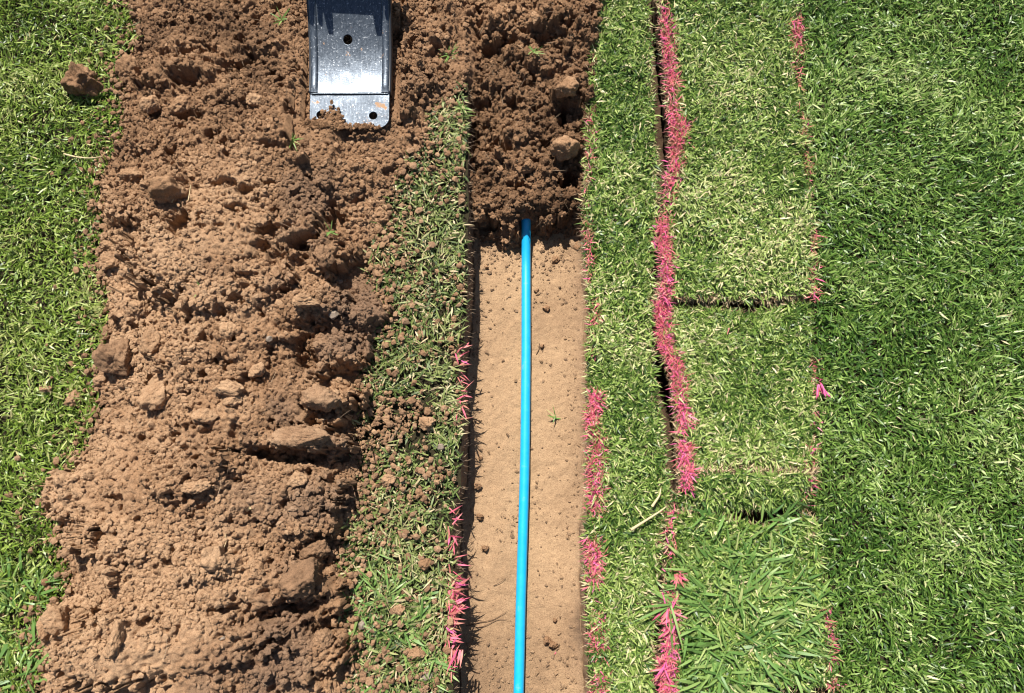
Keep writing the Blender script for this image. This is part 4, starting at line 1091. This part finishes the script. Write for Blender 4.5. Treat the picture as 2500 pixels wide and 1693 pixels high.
def plate():
    z0 = 0.055
    xL, yB = unproj(752 * 1.0, 306, z0); xR, _ = unproj(948, 306, z0)
    xL, yB, xR = float(xL), float(yB), float(xR)
    _, yC = unproj(850, 230, z0); yC = float(yC) - yB                # crease
    xm = (xL + xR) / 2; hw = (xR - xL) / 2
    root = tag(empty('machine_blade', (xm, yB, z0)), 'curved grey steel machine blade with three bolt holes, its lower end resting in the soil', 'machine blade')
    def zprof(y):                                                    # rises away from the viewer past the crease
        q = np.clip(y - yC, 0, 9)
        return 1.15 * q ** 2 + 0.02 * q + np.where(y > yC, .004, -.13 * np.clip(yC - y, 0, 1))
    holes = []
    for hx, hy, rr in ((783, 281, 9.5), (911, 283, 9.0), (849, 97, 10.5)):
        zz = z0
        for _ in range(6):
            x, y = unproj(hx, hy, zz); zz = z0 + float(zprof(y - yB))
        holes.append((float(x) - xm, float(y) - yB, rr / 1000 * (1.1)))
    # plate as a fine grid with the holes cut out, given thickness
    ytop = .46
    ys = np.arange(0, ytop, .0012); us = np.linspace(-1, 1, 180)
    Uu, Yy = np.meshgrid(us, ys)
    tap = 1 + .10 * np.clip((Yy - yC), 0, 1)
    Xx = Uu * hw * tap
    # rounded lower corners
    rc = .026
    c = np.clip(rc - Yy, 0, rc)
    lim = hw - (rc - np.sqrt(np.maximum(rc * rc - c * c, 0)))
    Xx = Uu * np.minimum(hw * tap, lim * 1.0)
    Yy = Yy + .004 * (1 - (1 - np.abs(Uu)) ** .0) 
    zb = zprof(Yy) + .0008 * fbm(Xx * 20, Yy * 20, 0, 3, 2)
    for hx, hy, hr in holes:                                          # snap grid vertices near rims on to the circle
        d = np.hypot(Xx - hx, Yy - hy); 
        near = (d < hr * 1.0 + .0008) & (d > hr - .0011)
        s_ = np.where(near, hr / np.maximum(d, 1e-6), 1)
        Xx = hx + (Xx - hx) * s_; Yy = hy + (Yy - hy) * s_
    F = grid_faces(*Xx.shape)
    V = np.stack([Xx, Yy, zb], -1).reshape(-1, 3)
    cen = V[F].mean(1)
    keep = np.ones(len(F), bool)
    for hx, hy, hr in holes: keep &= np.hypot(cen[:, 0] - hx, cen[:, 1] - hy) > hr
    F = F[keep]
    used = np.unique(F); rm = np.zeros(len(V), int); rm[used] = np.arange(len(used)); V = V[used]; F = rm[F]
    o = mesh_np('plate', V, F, M_STEEL, root)
    sm = o.modifiers.new('thickness', 'SOLIDIFY'); sm.thickness = .006; sm.offset = -1
    # rims: raised folded edges from the crease upwards
    for sgn in (-1, 1):
        yy = np.linspace(yC + .002, ytop, 80)
        cxm = sgn * (hw * (1 + .10 * (yy - yC)) - .011)
        prof_a = np.linspace(0, np.pi, 9)
        fade = sstep(0, .02, yy - yC)
        R = np.stack([cxm[:, None] + .0095 * np.cos(prof_a)[None, :], np.repeat(yy[:, None], 9, 1), (zprof(yy) + .0006)[:, None] + (.0045 * (.25 + .75 * fade))[:, None] * np.sin(prof_a)[None, :]], -1)
        mesh_np('rim', R.reshape(-1, 3), grid_faces(80, 9)[:, ::-1], M_STEEL, root)
        # side flange going down
        zt = zprof(yy) + .001
        ex = sgn * (hw * (1 + .10 * (yy - yC)) - .0005)
        lv = np.array([0, -.012, -.026])
        Q = np.stack([np.repeat(ex[:, None], 3, 1) + sgn * np.array([0, .0015, .0015])[None], np.repeat(yy[:, None], 3, 1), zt[:, None] + lv[None]], -1)
        q = mesh_np('side_flange', Q.reshape(-1, 3), grid_faces(80, 3), M_BLACK, root)
        sm = q.modifiers.new('thickness', 'SOLIDIFY'); sm.thickness = .005; sm.offset = 0
    # weld bead along the crease
    xs_ = np.linspace(-hw + .004, hw - .004, 120); aa = np.linspace(0, np.pi, 7)
    rb = .0022 + .0003 * fbm(xs_ * 300, 0, 0, 9, 2)
    R = np.stack([np.repeat(xs_[:, None], 7, 1), yC + rb[:, None] * np.cos(aa)[None], .0015 + rb[:, None] * np.sin(aa)[None]], -1)
    mesh_np('crease_fold', R.reshape(-1, 3), grid_faces(120, 7), M_STEEL, root)
    # the toothed bar of the machine above the blade (outside the view, throws the shadow)
    import bmesh
    bm = bmesh.new()
    tz = .20
    sh = Vector(sun_dir) / sun_dir.z
    def lift(px, py):                     # the point at height tz above the blade whose shadow falls at px, py
        zz = z0
        for _ in range(6):
            x, y = unproj(px, py, zz); zz = z0 + float(zprof(y - yB))
        h = z0 + tz - zz
        return (float(x) + sh.x * h - xm, float(y) + sh.y * h - yB)
    poly = [(745,-80),(745,12),(752,50),(765,64),(766,40),(766,-4),(772,-4),(776,50),(784,54),(784,20),(788,20),(796,60),(800,74),(811,74),(808,20),(860,23),(909,26),(914,60),(918,78),(929,79),(933,40),(936,5),(939,12),(942,46),(946,46),(952,0),(952,-80)]
    top = []; bot = []
    for p in poly:
        x, y = lift(*p)
        top.append(bm.verts.new((x, y, tz + .012))); bot.append(bm.verts.new((x, y, tz)))
    bm.faces.new(top); bm.faces.new(bot[::-1])
    for i in range(len(poly)):
        j = (i + 1) % len(poly)
        bm.faces.new((top[i], bot[i], bot[j], top[j]))
    me = bpy.data.meshes.new('toothed_guard'); bm.normal_update(); bm.to_mesh(me); bm.free(); me.materials.append(M_BLACK)
    o = bpy.data.objects.new('toothed_guard', me); COL.objects.link(o); o.parent = root
    # struts that carry the guard from the blade
    for sgn in (-1, 1):
        bm = bmesh.new(); bmesh.ops.create_cube(bm, size=1)
        for v in bm.verts:
            top_ = v.co.z > 0
            v.co = Vector((sgn * (hw - .01) + v.co.x * .02, .43 + v.co.y * .03, (tz + .001) if top_ else float(zprof(np.array(.43)) + .001)))
        bmesh.ops.bevel(bm, geom=bm.edges[:], offset=.002, segments=2, affect='EDGES')
        me = bpy.data.meshes.new('strut'); bm.to_mesh(me); bm.free(); me.materials.append(M_BLACK)
        o = bpy.data.objects.new('strut', me); COL.objects.link(o); o.parent = root
    return root, xm, yB, z0
PL, pxm, pyB, pz0 = plate()

# crumbs of soil lying on the blade's lower lip
r = np.random.default_rng(90)
n = 900
cx_ = np.concatenate([r.normal(785, 20, 420), r.uniform(760, 930, 200), r.normal(815, 10, 280)]); cy_ = np.concatenate([r.normal(303, 5, 420), r.normal(309, 3, 200), r.normal(290, 10, 280)])
x, y = unproj(cx_, cy_, pz0 + .004)
tag(crumbs('soil_crumbs', x, y, np.full(n, pz0 + .001) + .008 * r.random(n) * (cx_ < 815), .0018 + .0045 * r.random(n) ** 2, r.uniform(.3, .7, n), np.zeros(n), seed=9), 'soil crumbs heaped on the lower lip of the steel blade', 'soil crumbs', kind='stuff')
